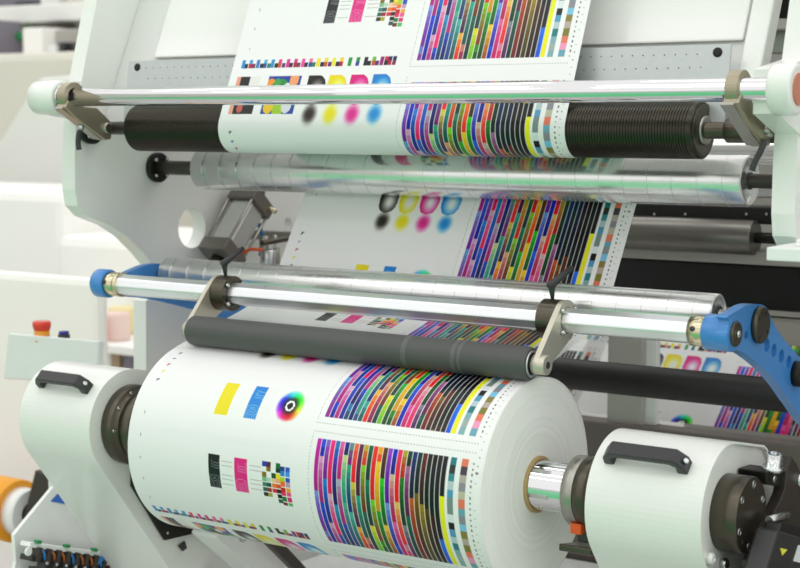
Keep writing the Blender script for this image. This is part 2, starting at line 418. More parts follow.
# ------------------------------------------------------------ key axes (y, z)
GC, GR = (.130, .588), .047      # grooved spreader roller
MC, MR = (.331, .500), .045      # middle idler
AC, AR = (.210, .280), .035      # lower idler
RC, RR = (-.033, .2075), .028    # rubber nip roller
BC, BR = (.050, .272), .0212     # bar that carries the nip roller
PR = .18                         # paper roll
TH = .0006
def tang(c1, k1, c2, k2):
    dx, dy = c2[0]-c1[0], c2[1]-c1[1]; Dd = math.hypot(dx, dy); k = k2-k1; L = math.sqrt(Dd*Dd-k*k)
    a = math.atan2(dy, dx)-math.atan2(k, L); t = (math.cos(a), math.sin(a)); n = (-t[1], t[0])
    return (c1[0]-k1*n[0], c1[1]-k1*n[1]), (c2[0]-k2*n[0], c2[1]-k2*n[1]), a
segs = []      # (list of pts, d0, d1)
t0 = math.atan2(-.923, -.385)
n0 = (-math.sin(t0), math.cos(t0))
gt = (GC[0]-(GR+TH)*n0[0], GC[1]-(GR+TH)*n0[1])
top = (gt[0]-math.cos(t0)*.62, gt[1]-math.sin(t0)*.62)
def line(p, q, step=.0016):
    L = math.hypot(q[0]-p[0], q[1]-p[1]); n = max(2, int(L/step)); return [(p[0]+(q[0]-p[0])*i/n, p[1]+(q[1]-p[1])*i/n) for i in range(n)], L
def warc(c, k, a0, a1, step=.0016):
    # travel direction angles a0->a1 ; point = c - k*n
    L = abs(k*(a1-a0)); n = max(4, int(L/step)); out = []
    for i in range(n):
        a = a0+(a1-a0)*i/n; out.append((c[0]+k*math.sin(a), c[1]-k*math.cos(a)))
    return out, L
kG, kM, kA, kR = GR+TH, -(MR+TH), -(AR+TH), PR+TH
p1, p2, aGM = tang(GC, kG, MC, kM)
p3, p4, aMA = tang(MC, kM, AC, kA)
p5, p6, aAR = tang(AC, kA, (0, 0), kR)
def up(a, ref):   # nearest larger angle
    while a < ref: a += 2*pi
    while a >= ref+2*pi: a -= 2*pi
    return a
def dn(a, ref):
    while a > ref: a -= 2*pi
    while a <= ref-2*pi: a += 2*pi
    return a
dG = .526
P1, L1 = line(top, gt, .0016)
segs.append((P1, dG-L1, dG))
a1 = up(aGM, t0); P2, L2 = warc(GC, kG, t0, a1); segs.append((P2, dG, dG+L2)); dG1 = dG+L2
P3, L3 = line(p1, p2, .003)
a2 = dn(aMA, aGM); P4, L4 = warc(MC, kM, aGM, a2, .003)
sM = (.451-p3[1])/.854; dM = sM-.024+2*PER
k_ = (dM-dG1)/(L3+L4)
segs.append((P3, dG1, dG1+L3*k_)); segs.append((P4, dG1+L3*k_, dM))
P5, L5 = line(p3, p4); segs.append((P5, dM, dM+L5)); dA = dM+L5
a3 = dn(aAR, aMA); P6, L6 = warc(AC, kA, aMA, a3)
P7, L7 = line(p5, p6)
angR = math.atan2(-p6[0], p6[1]); dR = angR*PR+3*PER
k_ = (dR-dA)/(L6+L7)
segs.append((P6, dA, dA+L6*k_)); segs.append((P7, dA+L6*k_, dR))
print('web squash', k_, 'roll tangent deg', math.degrees(angR), 'L', L1, L2, L3, L4, L5, L6, L7)
ys, zs, ds = [], [], []
for (P, d0, d1) in segs:
    for i, p in enumerate(P): ys.append(p[0]); zs.append(p[1]); ds.append(d0+(d1-d0)*i/len(P))
ys.append(p6[0]); zs.append(p6[1]); ds.append(dR)
ys, zs, ds = map(np.array, (ys, zs, ds))
xs = -.75+np.arange(-11, NU)*(.75/(NU-1))
web = ink_sheet('printed_web', xs, ys, zs, ds, x0=-.75, flipn=False)
tag(web, 'long white paper web printed with colour charts, threaded over the rollers down to the roll', 'paper')

# ------------------------------------------------------------ the paper roll
roll = thing('paper_roll', 'large white rewound paper roll with printed colour charts on its surface', 'paper roll', (-.375, 0, -PR))
th = np.concatenate([np.linspace(-pi*.25, pi*.95, 440), np.linspace(pi*.95, pi*1.75, 60)[1:]])   # from top toward the front
o = ink_sheet('printed_layer', xs, -PR*np.sin(th), PR*np.cos(th), th*PR, parent=roll, flipn=False)
ppr = bpy.data.materials.new('wound_paper_edge'); ppr.use_nodes = True
nt = ppr.node_tree; b = nt.nodes['Principled BSDF']; b.inputs['Roughness'].default_value = .6
tc = nt.nodes.new('ShaderNodeTexCoord'); sx = nt.nodes.new('ShaderNodeSeparateXYZ')
mp = nt.nodes.new('ShaderNodeMapping'); mp.inputs['Location'].default_value = (0, 0, -PR)
nt.links.new(tc.outputs['Object'], mp.inputs['Vector']); nt.links.new(mp.outputs['Vector'], sx.inputs[0])
cb = nt.nodes.new('ShaderNodeCombineXYZ'); nt.links.new(sx.outputs['Y'], cb.inputs[0]); nt.links.new(sx.outputs['Z'], cb.inputs[1])
ln = nt.nodes.new('ShaderNodeVectorMath'); ln.operation = 'LENGTH'; nt.links.new(cb.outputs[0], ln.inputs[0])
nz = nt.nodes.new('ShaderNodeTexNoise'); nz.noise_dimensions = '1D'; nz.inputs['Scale'].default_value = 150; nz.inputs['Detail'].default_value = 6; nz.inputs['Roughness'].default_value = .65
nt.links.new(ln.outputs['Value'], nz.inputs['W'])
rp = nt.nodes.new('ShaderNodeMapRange'); rp.inputs['From Min'].default_value = .3; rp.inputs['From Max'].default_value = .7; rp.inputs['To Min'].default_value = .88; rp.inputs['To Max'].default_value = .97
nt.links.new(nz.outputs['Fac'], rp.inputs['Value'])
cr = nt.nodes.new('ShaderNodeCombineColor'); 
mm = nt.nodes.new('ShaderNodeMath'); mm.operation = 'MULTIPLY'; mm.inputs[1].default_value = .955
nt.links.new(rp.outputs['Result'], mm.inputs[0]); nt.links.new(rp.outputs['Result'], cr.inputs[0]); nt.links.new(rp.outputs['Result'], cr.inputs[1]); nt.links.new(mm.outputs[0], cr.inputs[2])
nt.links.new(cr.outputs[0], b.inputs['Base Color'])
bp = nt.nodes.new('ShaderNodeBump'); bp.inputs['Strength'].default_value = .35; bp.inputs['Distance'].default_value = .002
nt.links.new(nz.outputs['Fac'], bp.inputs['Height']); nt.links.new(bp.outputs['Normal'], b.inputs['Normal'])
m = MB()
prof = [(-.768, .05)]+[(-.765, PR-.001), (0, PR-.001)]+[(.0004+.0035*math.sin(pi*t)*(1)+random.uniform(-.0004, .0004), PR-.001-(PR-.0475)*t) for t in np.linspace(0.02, 1, 34)]
m.lathe(prof, (0, 0, 0), (1, 0, 0), 128, cap=False)
m.build('wound_body', ppr, roll)
m = MB(); m.lathe([(-.775, .0415), (-.775, .0475), (.006, .0475), (.006, .0415), (-.775, .0415)], seg=64, cap=False); m.build('cardboard_core', card, roll)

# winding shaft with chucks
sh = thing('winding_shaft', 'chrome winding shaft and dark collar holding the big roll', 'shaft', (-.375, 0, -.058))
m = MB(); m.cx(-.88, .095, .0405, 0, 0, 64); m.build('shaft_tube', chrome, sh)
for k in range(6):
    a = k*pi/3+.25
    M = Matrix.Rotation(a, 4, 'X')
    m = MB(); m.box((-.02, .0385, -.0035), (.042, .0418, .0035), M); m.build('expanding_key', alu2, sh, bevel=.001)
m = MB(); m.lathe([(.042, 0.0), (.042, .006), (.047, .006), (.047, .0)], (0, 0, 0), (1, 0, 0), 10)
p = AX(545, 499, .02); m = MB(); m.lathe([(0, .004), (.003, .004), (.004, .002)], (.022, -.0385*math.cos(.9), -.0385*math.sin(.9)), (0, -math.cos(.9), -math.sin(.9)), 12); m.build('air_valve', brass, sh)
m = MB(); m.lathe([(.074, .042), (.074, .056), (.076, .058), (.094, .058), (.096, .056)], seg=64); m.build('steel_collar', steel, sh)
m = MB(); m.lathe([(.096, .057), (.097, .0585), (.118, .0585), (.119, .055), (.122, .055), (.123, .0575), (.147, .0575)], seg=64); m.build('black_collar', darkm, sh)
m = MB(); m.lathe([(-.937, .078), (-.935, .080), (-.912, .080), (-.91, .078), (-.908, .066), (-.898, .066), (-.896, .073), (-.873, .073), (-.871, .070), (-.871, .041)], seg=64); m.build('drive_flange', darkm, sh)
screws(sh, [(-.912, .071*math.cos(a), .071*math.sin(a)) for a in (pi, pi*.6, pi*1.4, 2.5)], .004, .005)

# ------------------------------------------------------------ roll arms
arm_dir = (.61, -.79)
def arm_profile(L=.42):
    a0 = math.degrees(math.atan2(.61, .79))
    pts = arc(0, 0, .11, 76, 180+math.degrees(math.atan2(.61, .79)), 30)   # from near top round the front to the front tangent
    e = pts[-1]
    q1 = (e[0]+arm_dir[0]*L, e[1]+arm_dir[1]*L)
    bk = (.150, .074); q2 = (bk[0]+arm_dir[0]*(L-.1), bk[1]+arm_dir[1]*(L-.1))
    return pts+[q1, q2, bk, (.135, .083)]
def roll_arm(label, x0, x1, side):
    t = thing('roll_stand', label, 'machine arm', ((x0+x1)/2, .35, -.55), 'arms carrying the paper roll')
    m = MB()
    if side < 0: m.prism(arm_profile(), x0, x1)
    else:
        # open hood: shell round the edge, recessed end plate
        pr = arm_profile(); inn = []
        m.prism(pr, x0, x1-.008)
        n = len(pr)
        c_ = (.02, -.02)
        keep = [i for i in range(n) if i != n]
        inner = []
        for i in range(n):
            a = np.array(pr[i-1]); b_ = np.array(pr[i]); c = np.array(pr[(i+1) % n])
            d1 = (b_-a)/np.linalg.norm(b_-a); d2 = (c-b_)/np.linalg.norm(c-b_)
            nn = np.array([-(d1+d2)[1], (d1+d2)[0]]); nn /= np.linalg.norm(nn)
            inner.append(tuple(b_+nn*.004))
        vs = [(x, *q) for q in pr for x in (x1-.03, x1)]
        m.prism(pr, x1-.008, x1, holes=[inner])
    m.build('arm_housing', white, t, bevel=.002)
    return t
la = roll_arm('white rounded arm housing beside the control panel, black grab handle on top', -1.135, -.937, -1)
ra = roll_arm('white rounded arm housing with black handle and round dark hub on its open end', .148, .343, 1)
def grab_handle(parent, x0, x1, ang, r=.11):
    # bar handle on a cylinder of radius r round X, at angle ang from +y toward +z
    M = Matrix.Rotation(ang, 4, 'X')   # local: y = radial
    h = MB()
    # section in x-radial plane
    H_ = .031; t_ = .0115
    out = [(x0-.004, r-.001), (x0-.002, r+H_*.45), (x0+.012, r+H_), (x1-.012, r+H_), (x1+.002, r+H_*.45), (x1+.004, r-.001)]
    inn = [(x1-.014, r-.001), (x1-.013, r+H_*.5), (x1-.020, r+H_-t_), (x0+.020, r+H_-t_), (x0+.013, r+H_*.5), (x0+.014, r-.001)]
    pts = out+inn
    vs = [M @ Vector((q[0], q[1], s_)) for s_ in (-.0125, .0125) for q in pts]; n_ = len(pts)
    tr = tessellate_polygon([[Vector((q[0], q[1], 0)) for q in pts]])
    fs = [tuple(t) for t in tr]+[tuple(i+n_ for i in t)[::-1] for t in tr]+[(i, (i+1) % n_, n_+(i+1) % n_, n_+i) for i in range(n_)]
    h.add(vs, fs, False); o = h.build('grab_handle', blackp, parent, bevel=.0025)
    s_ = MB(); p = M @ Vector((x1+.001, r+H_*.58, 0)); s_.lathe([(0, .0045), (.004, .0045), (.0045, .003)], p, M.to_3x3() @ Vector((.75, .65, 0)), 14); s_.build('handle_screw', screwm, o)
grab_handle(la, -1.100, -.967, math.radians(135)); grab_handle(ra, .172, .306, math.radians(134))
# right hub on the recessed plate
m = MB(); m.lathe([(.333, .058), (.334, .0605), (.376, .0605), (.378, .059)], seg=72); hub = m.build('drive_hub', darkm, ra)
for k, a in enumerate(np.linspace(0, 2*pi, 7)[:-1]):
    yy, zz = .048*math.cos(a+.35), .048*math.sin(a+.35)
    m = MB(); m.lathe([(.3775, .0062), (.3786, .0062), (.3787, .0042), (.3782, .004)], (0, yy, zz), (1, 0, 0), 14); m.build('bolt', screwm, hub)
    yy, zz = .047*math.cos(a+.87), .047*math.sin(a+.87)
    m = MB(); m.lathe([(.3775, .0028), (.3784, .0028)], (0, yy, zz), (1, 0, 0), 10); m.build('threaded_hole', blackp, hub)
p = AX(701, 560, .33)
for q in ((708, 558), (722, 563)):
    y_, z_ = YZ(*q, .336); m = MB(); m.lathe([(0, .009), (.010, .009), (.012, .006), (.012, .004), (.007, .004)], (.334, y_, z_), (1, 0, 0), 18); m.build('bolt', screwm if q[0] > 710 else white, ra)
# dark recess and small fittings on the left arm below the roll
ax = -.934
m = MB(); m.prism([YZ(131, 470, ax), YZ(131, 486, ax), YZ(164, 540, ax), YZ(215, 528, ax), YZ(215, 470, ax)], ax-.002, ax+.004); m.build('dark_recess_plate', blackm, la)  # black plate stands in for the dark of a recess in the arm
screws(la, [AX(167, 533, ax+.004)], .003, .003)
m = MB(); m.prism([YZ(182, 551, ax), YZ(178, 546, ax), YZ(184, 541, ax), YZ(186, 548, ax)], ax-.001, ax+.003); m.build('slot_plug', blackp, la)
# ------------------------------------------------------------ machine frame
fr = thing('rewinding_machine', 'tall white machine frame with curved side plates behind the rollers', 'machine', (-.4, .5, FL))
PX = -1.165
outline = [(.205, .95), (.159, .856), (.111, .690), (.092, .600), (.087, .540), (.085, .460), (.092, .425), (.118, .402), (.185, .379), (.235, .352), (.285, .313), (.330, .270)]
outline += [(.345, .24), (.330, .222), (.292, .205), (.288, .0), (.288, FL), (1.25, FL), (1.25, 1.25), (.36, 1.25)]
hl = circ(*YZ(192, 228, PX), .046, 36); hl2 = circ(*YZ(288, 223, PX), .014, 20)
m = MB(); m.prism(outline, PX-.038, PX, holes=[hl, hl2]); m.build('side_plate', white, fr)
def boss(x0, x1, r):
    m = MB(); m.lathe([(x0, r-.005), (x0+.001, r-.003), (x0+.004, r), (x1-.004, r), (x1-.001, r-.003), (x1, r-.006)], (0, .0, .65), (1, 0, 0), 48)
    return m
m = boss(-1.178, -1.105, .034); m.prism([(0, .676), (.118, .686), (.096, .605), (.0, .618)], -1.185, PX-.004); bo = m.build('rod_boss', white, fr)
m = MB(); m.lathe([(-1.106, .026), (-1.100, .026), (-1.100, .019)], (0, 0, .65), (1, 0, 0), 32); m.build('boss_ring', alu2, bo)
XR = .365
outr = [(.205, .95), (.159, .856), (.111, .690), (.092, .600), (.087, .540), (.085, .460), (.092, .425), (.118, .402), (.185, .379), (.25, .37), (.60, .37), (.60, 1.25), (.36, 1.25)]
m = MB(); m.prism(outr, XR, XR+.038); m.build('side_plate', white, fr)
m = boss(.398, .436, .039); m.prism([(0, .680), (.12, .70), (.10, .58), (.0, .614)], XR+.001, XR+.040); bo = m.build('rod_boss', white, fr)
m = MB(); m.lathe([(.435, .024), (.4385, .024)], (0, .0, .65), (1, 0, 0), 32); m.build('boss_plug', mat('salmon_plug', '#C77C66', .5), bo)
# ledge below the right plate
q0 = AX(767, 246, .37)
m = MB(); m.box((.400, -.02, .396), (.56, .14, .416)); m.box((.43, .02, .416), (.56, .14, .426)); m.build('ledge', tray, fr, bevel=.002)
m = MB(); m.cx(.50, .55, .02, .06, .374, 24); m.build('ledge_foot', steel, fr)
# cross panel behind the upper web, leaning like the web
tl = math.atan2(.032, .057)
def lean(z): return .19+(z-.668)*.45
m = MB(); m.prism([(lean(.60)+.01, .60), (lean(1.2)+.01, 1.2), (lean(1.2)+.03, 1.2), (lean(.60)+.03, .60)], PX+.001, .262); cpn = m.build('cross_panel', grayp, fr)
xa = AY(146, 40, .20)[0]; xb = AY(727, 40, .15)[0]+.06
m = MB(); m.prism([(lean(.735)-.001, .735), (lean(1.2)-.001, 1.2), (lean(1.2)+.012, 1.2), (lean(.735)+.012, .735)], xa, .255); m.build('raised_cover', white, cpn, bevel=.004)
def st_y(z): return .150+.15*(z-.62)
m = MB(); m.prism([(st_y(.6625), .6625), (st_y(.727), .727), (st_y(.727)+.006, .727), (st_y(.6625)+.006, .6625)], -1.082, .258)
m.prism([(st_y(.60), .60), (st_y(.6605)-.002, .6605), (st_y(.6605)+.006, .6605), (st_y(.60)+.006, .60)], -1.082, .258)
n_ = 64
for zz in (.712, .690, .649):
    for k in range(n_):
        x = -1.03+k*1.25/n_+(0 if zz > .7 else .008)
        m.lathe([(0, .0011), (.0006, .0011)], (x, st_y(zz)+(-.0002 if zz > .66 else -.0022), zz), (0, -.99, .15), 6, mi=1)
st = m.build('perforated_strip', [sheet, blackp], cpn)
for x, zz in ((-1.056, .714), (.236, .714)):
    m = MB(); m.lathe([(0, .008), (.002, .008), (.003, .005)], (x, st_y(zz)+.0005, zz), (0, -.99, .15), 20); m.build('strip_bolt', blackm, st)
# pale stile at the right of the cross panel
m = MB(); m.prism([(lean(.60)-.01, .60), (lean(1.2)-.01, 1.2), (lean(1.2)+.03, 1.2), (lean(.60)+.03, .60)], .262, .300); m.build('stile', white, fr, bevel=.004)

# ------------------------------------------------------------ guide rod with its hooked clamps
rd = thing('guide_rod', 'polished round rod across the top, in front of the upper web', 'rod', (-.37, 0, .632))
m = MB(); m.cx(-1.118, .41, .0178, 0, .65, 48); m.build('rod', chrome, rd)
def hook(label, x0, x1, lever):
    t = thing('rod_clamp', label, 'clamp', ((x0+x1)/2, .07, .57), 'hooked clamps between the guide rod and the grooved roller')
    ring = arc(0, .65, .030, 40, 250, 22); inner = arc(0, .65, .0185, 250, 40, 22)
    m = MB(); m.prism(ring+inner, x0, x1); m.build('hook', bronze, t, bevel=.0012)
    d = np.array([.130-(-.004), .588-.628]); d /= np.linalg.norm(d); nrm = np.array([d[1], -d[0]])
    a = np.array([-.024, .640]); bq = np.array([.086, .572])
    d = (bq-a)/np.linalg.norm(bq-a); nn = np.array([d[1], -d[0]])
    P = [a-nn*.004, a+nn*.012, a+d*.05+nn*.014, bq+nn*.010, bq+d*.012, bq-nn*.030, a+d*.075-nn*.034, a+d*.045-nn*.018]
    m = MB(); m.prism([tuple(p) for p in P], x0-.002, x1+.004); o = m.build('clamp_block', bronze, t, bevel=.0015)
    m = MB(); m.prism([tuple(p) for p in [a+nn*.015, a+d*.122+nn*.013, a+d*.122+nn*.0085, a+nn*.0095]], x0-.006, x0+.016); m.build('strap', steel, t, bevel=.0008)
    c = a+d*.118-nn*.012
    m = MB(); m.cx(x0-.004, x1+.012, .011, float(c[0]), float(c[1]), 24); m.build('pivot_pin', steel, t)
    if lever:
        q = a+d*.068+nn*.016; p = Vector((x0+.012, q[0], q[1]))
        m = MB(); m.path([p, p+Vector((-.004, -.003, -.012)), p+Vector((-.007, -.004, -.030)), p+Vector((-.005, -.004, -.046))], .0055, 12); m.build('clamping_lever', blackp, t)
        m = MB(); m.rod(p+Vector((0, .006, .008)), p+Vector((0, -.008, -.004)), .0065); m.build('lever_hub', screwm, t)
    else:
        p = Vector((x1+.008, .062, .575)); m = MB(); m.path([p, p+Vector((-.002, -.004, -.014)), p+Vector((-.010, -.010, -.034)), p+Vector((-.014, -.012, -.048))], .005, 12); m.build('clamping_lever', blackp, t)
    return t
hook('bronze hooked clamp with short black lever, on the rod near the round white boss', -1.092, -1.072, True)
hook('bronze hooked clamp on the rod close to the orange-plugged boss', .332, .352, False)

# ------------------------------------------------------------ rollers
def flange(parent, x, y, z, r=.030, s=1, name='flange'):
    m = MB(); m.lathe([(x, r-.002), (x, r), (x+s*.011, r), (x+s*.013, r-.002)], (0, y, z), (1, 0, 0), 40); o = m.build(name, blackm, parent)
    for k in range(4):
        a = pi/4+k*pi/2; m = MB(); m.lathe([(0, .0042), (.007, .0042), (.008, .003)], (x+s*.012, y+r*.72*math.cos(a), z+r*.72*math.sin(a)), (s, 0, 0), 12); m.build('screw', screwm, o)
gr = thing('grooved_roller', 'dark grooved spreader roller that the upper paper web wraps round', 'roller', (-.4, GC[0], GC[1]-GR))
prof = []; x = -1.022; pit = .0052
prof.append((x, .040)); prof.append((x+.003, GR-.001)); x += .003
while x < .218:
    prof += [(x, GR), (x+pit*.45, GR), (x+pit*.55, GR-.0011), (x+pit*.9, GR-.0011)]; x += pit
prof += [(x, GR), (x+.008, GR), (x+.010, GR-.002)]
m = MB(); m.lathe(prof, (0, *GC), (1, 0, 0), 80, sm=False); m.build('drum', groovem, gr)
m = MB(); m.cx(x+.009, x+.0115, .042, *GC, 48); m.build('end_cap', darkm, gr)
m = MB(); m.lathe([(x+.010, .024), (x+.016, .024), (x+.017, .021)], (0, *GC), (1, 0, 0), 32); m.build('bearing_ring', steel, gr)
m = MB(); m.cx(PX, XR, .0135, *GC, 32); m.build('axle', darkm, gr)
m = MB(); m.cx(.27, XR, .020, *GC, 32); m.build('axle_sleeve', darkm, gr)
flange(gr, PX, *GC, .034)

def idler(label, C, R, x0, x1, ax_l, ax_r, rax):
    t = thing('idler_roller', label, 'roller', ((x0+x1)/2, C[0], C[1]-R))
    m = MB(); m.lathe([(x0, R-.003), (x0+.002, R), (x1-.002, R), (x1, R-.003), (x1-.0005, R-.006), (x1-.002, R-.007), (x1-.002, .018)], (0, *C), (1, 0, 0), 96)
    for k in range(26):
        x = x0+.01+(k+.5)*(x1-x0-.02)/26
        m.lathe([(x-.0006, R-.0002), (x-.0004, R+.00030), (x+.0004, R+.00030), (x+.0006, R-.0002)], (0, *C), (1, 0, 0), 64, cap=False, mi=1)
    m.build('drum', [alu, alu2], t)
    # fine scribed grooves round the drum
    for k in range(9):
        pass
    m = MB(); m.lathe([(x1-.003, .015), (x1+.001, .015), (x1+.002, .0135)], (0, *C), (1, 0, 0), 32); m.build('bearing', blackp, t)
    m = MB(); m.cx(ax_l, ax_r, rax, *C, 32); m.build('axle', darkb if R > .04 else steel, t)
    return t
mi = idler('polished aluminium idler roller under the grooved roller, green band reflected in it', MC, MR, -1.026, .229, PX, XR, .0125)
m = MB(); m.cx(PX, -1.024, .0155, *MC, 32); m.build('axle_sleeve', darkb, mi)
flange(mi, PX, *MC, .033)
lo = idler('lower aluminium idler roller between the two blue arms', AC, AR, -1.02, .228, -1.045, .305, .009)
# bar that carries the nip roller
br = thing('support_bar', 'faceted aluminium bar between the blue arms, in front of the lower aluminium idler', 'bar', (-.39, BC[0], BC[1]-BR))
m = MB(); m.lathe([(-1.042, BR*.98), (-1.040, BR*1.04), (.303, BR*1.04), (.305, BR*.98)], (0, *BC), (1, 0, 0), 8, sm=False, phase=math.radians(5)); m.build('bar', mat('bar_aluminium', '#EEF0F3', .3, .9, noise=.03, nscale=20), br, bevel=.002)
for (a, b_) in ((-1.042, -.998), (.252, .285)):
    m = MB(); m.lathe([(a, .0225), (a, .0240), (b_-.012, .0240), (b_-.011, .0228), (b_-.009, .0228), (b_-.008, .0250), (b_, .0250), (b_, .0225)], (0, *BC), (1, 0, 0), 40); o = m.build('brass_collar', brass, br)
    m = MB(); m.lathe([(0, .0045), (.0012, .0045), (.0012, .002)], ((a+b_)/2-.006, BC[0]-.0232, BC[1]+.006), (0, -1, .3), 14); m.build('set_screw', blackp, o)

# blue swing arms
XB = .30
prof_r = [(.020, .272), (.028, .294)]+[YZ(*q, .323) for q in ((727, 317), (737, 311), (746, 305.5), (756, 304), (766, 307), (773, 322), (783, 338), (800, 358), (822, 388), (838, 420), (812, 428), (792, 404), (777, 383), (762, 367), (745, 354), (732, 348.5))]+[(.040, .247), (.026, .254)]
prof_l = [YZ(*q, -1.055) for q in ((101, 273), (120, 273.5), (132, 269), (145, 264.5), (162, 264.5), (185, 278), (230, 298), (262, 325), (250, 340), (228, 322), (208, 314), (190, 309), (165, 302.5), (145, 298.5), (120, 296), (101, 293))]
def swing(label, x0, x1, sgn):
    t = thing('swing_arm', label, 'machine arm', ((x0+x1)/2, .25, .05), 'blue arms at either end of the support bar')
    holes = [[((q[0]-hc_[0])*1.+hc_[0], (q[1]-hc_[1])+hc_[1]) for q in circ(*hc_, .0115, 20)] for hc_ in [YZ(*q, .323) for q in ((767, 345), (774, 350.5), (781.5, 356), (789, 362))]] if sgn > 0 else []
    holes = [[(c[0], c[1]) for c in h] for h in holes]
    m = MB(); m.prism(smooth_poly(prof_r if sgn > 0 else prof_l, 5), x0, x1, holes=holes); o = m.build('arm_body', blue, t, bevel=.003)
    m = MB()
    xs0, xs1 = (x0-.028, x1+.001) if sgn > 0 else (x0-.001, x1+.014)
    m.lathe([(xs0, .0265), (xs0+.003, .0290), (xs1-.003, .0290), (xs1, .0265)], (0, *BC), (1, 0, 0), 48); m.build('bar_socket', blue, t)
    xo = x1 if sgn > 0 else x0
    m = MB(); m.lathe([(xo-.002*sgn, .020), (xo+.004*sgn, .020), (xo+.006*sgn, .018)], (0, *BC), (1, 0, 0), 36); c_ = m.build('end_cap', darkm, t)
    m = MB(); m.lathe([(xo+.005*sgn, .006), (xo+.009*sgn, .006), (xo+.010*sgn, .004)], (0, *BC), (1, 0, 0), 16); m.build('cap_screw', screwm, c_)
    if sgn > 0:
        pc = YZ(762, 325, .33)
        m = MB(); m.lathe([(x1-.001, .030), (x1+.008, .030), (x1+.010, .028)], (0, *pc), (1, 0, 0), 40); d_ = m.build('pivot_cover', darkm, t)
        for k in range(4):
            a = pi/4+k*pi/2+.2; m = MB(); m.lathe([(0, .0032), (.002, .003)], (x1+.0095, pc[0]+.022*math.cos(a), pc[1]+.022*math.sin(a)), (1, 0, 0), 10); m.build('cover_screw', blackp, d_)
        m = MB(); m.lathe([(x1-.001, .022), (x1+.012, .022), (x1+.014, .018)], (0, *YZ(799, 374, .33)), (1, 0, 0), 32); m.build('rear_pivot', blackm, t)
        for q in (YZ(735, 333, .323), YZ(746, 335, .323)):
            m = MB(); m.lathe([(x1-.001, .0065), (x1+.0006, .0065)], (0, *q), (1, 0, 0), 16); m.build('threaded_hole', mat('deep_blue_recess', '#24579A', .5), t)
    return t
swing('blue curved arm beside the dark cross roller, with row of round holes', .305, .323, 1)
swing('blue curved arm whose rounded end sits above the control panel', -1.064, -1.046, -1)

# nip roller and its two brackets
nr = thing('rubber_roller', 'dark grey rubber nip roller lying on top of the big paper roll', 'roller', (-.375, RC[0], RC[1]-RR))
m = MB(); m.lathe([(-.734, RR-.004), (-.731, RR-.001), (-.726, RR), (.000, RR), (.005, RR-.001), (.008, RR-.003)], (0, *RC), (1, 0, 0), 64); m.build('rubber_sleeve', rubber, nr)
for k, (a, b_) in enumerate(((-.236, -.226), (-.135, -.127), (-.122, -.116))):
    m = MB(); m.lathe([(a, RR+.0001), (a+.001, RR+.0004), (b_-.001, RR+.0004), (b_, RR+.0001)], (0, *RC), (1, 0, 0), 64, cap=False); m.build('wear_band', mat('worn_rubber', '#5E5F5F', .45), nr)
m = MB(); m.lathe([(.008, .023), (.0105, .0225), (.0105, .0195), (.0085, .019)], (0, *RC), (1, 0, 0), 40); m.build('bearing_ring', alu2, nr)
m = MB(); m.lathe([(.0085, .018), (.0100, .0175)], (0, *RC), (1, 0, 0), 40); m.build('bearing_seal', blackp, nr)
m = MB(); m.cx(-.745, .020, .0095, *RC, 24); m.build('axle', steel, nr)
def nip_bracket(label, xl0, xl1, xc0, xc1, lever_dx):
    t = thing('nip_bracket', label, 'bracket', ((xl0+xc1)/2, 0, .18), 'brackets carrying the nip roller')
    # link plate: big end round the bar, small end on the roller axle
    def hull(c1, r1, c2, r2):
        dx, dy = c2[0]-c1[0], c2[1]-c1[1]; a = math.degrees(math.atan2(dy, dx)); g = math.degrees(math.acos((r1-r2)/math.hypot(dx, dy)))
        return arc(*c1, r1, a+g, a+360-g, 26)+arc(*c2, r2, a-g, a+g, 14)
    hp = hull(BC, .034, RC, .0165)
    m = MB(); m.prism(hp, xl0, xl1, holes=[circ(*BC, BR*1.07, 28)]); m.build('link_plate', nick, t, bevel=.0015)
    # split clamp: C ring
    ring = arc(*BC, .034, 22, 338, 40)+arc(*BC, BR*1.07, 338, 22, 40)
    m = MB(); m.prism(ring, xc0, xc1); c_ = m.build('split_clamp', darkm, t, bevel=.0015)
    xe = max(xc1, xl1)
    for a in (40, 140, 220, 320):
        m = MB(); m.lathe([(0, .0042), (.006, .0042), (.007, .003), (.007, .002), (.004, .002)], (xe, BC[0]+.028*math.cos(math.radians(a)), BC[1]+.028*math.sin(math.radians(a))), (1, 0, 0), 14); m.build('screw', screwm, c_)
    m = MB(); xo = (xl0+xl1)/2; m.lathe([(xl0-.005, .015), (xl0-.004, .0165), (xl1+.009, .0165), (xl1+.010, .015)], (0, *RC), (1, 0, 0), 32); m.build('link_boss', nick, t)
    m = MB(); m.lathe([(xl1+.0098, .006), (xl1+.0108, .006)], (0, *RC), (1, 0, 0), 20); m.build('boss_screw', darkm, t)
    # clamping lever
    xm = (xc0+xc1)/2
    b0 = Vector((xm, BC[0]-.004, BC[1]+.033)); b1 = b0+Vector((lever_dx*.2, -.004, .026))
    m = MB(); m.rod(b0, b1, .0028, 12, .0065); l_ = m.build('lever_stem', blackp, t)
    e = b1+Vector((.020, .035, .028))
    m = MB(); m.rod(b1+Vector((-.003, -.004, -.004)), e, .0075, 14, .0045); m.build('lever_handle', blackp, l_)
nip_bracket('bronze nip roller bracket with black lever, at the end showing the roller bearing', .017, .027, -.016, .017, 0)
nip_bracket('bronze nip roller bracket with black lever, at the end under the pneumatic cylinder', -.744, -.735, -.735, -.702, 0)

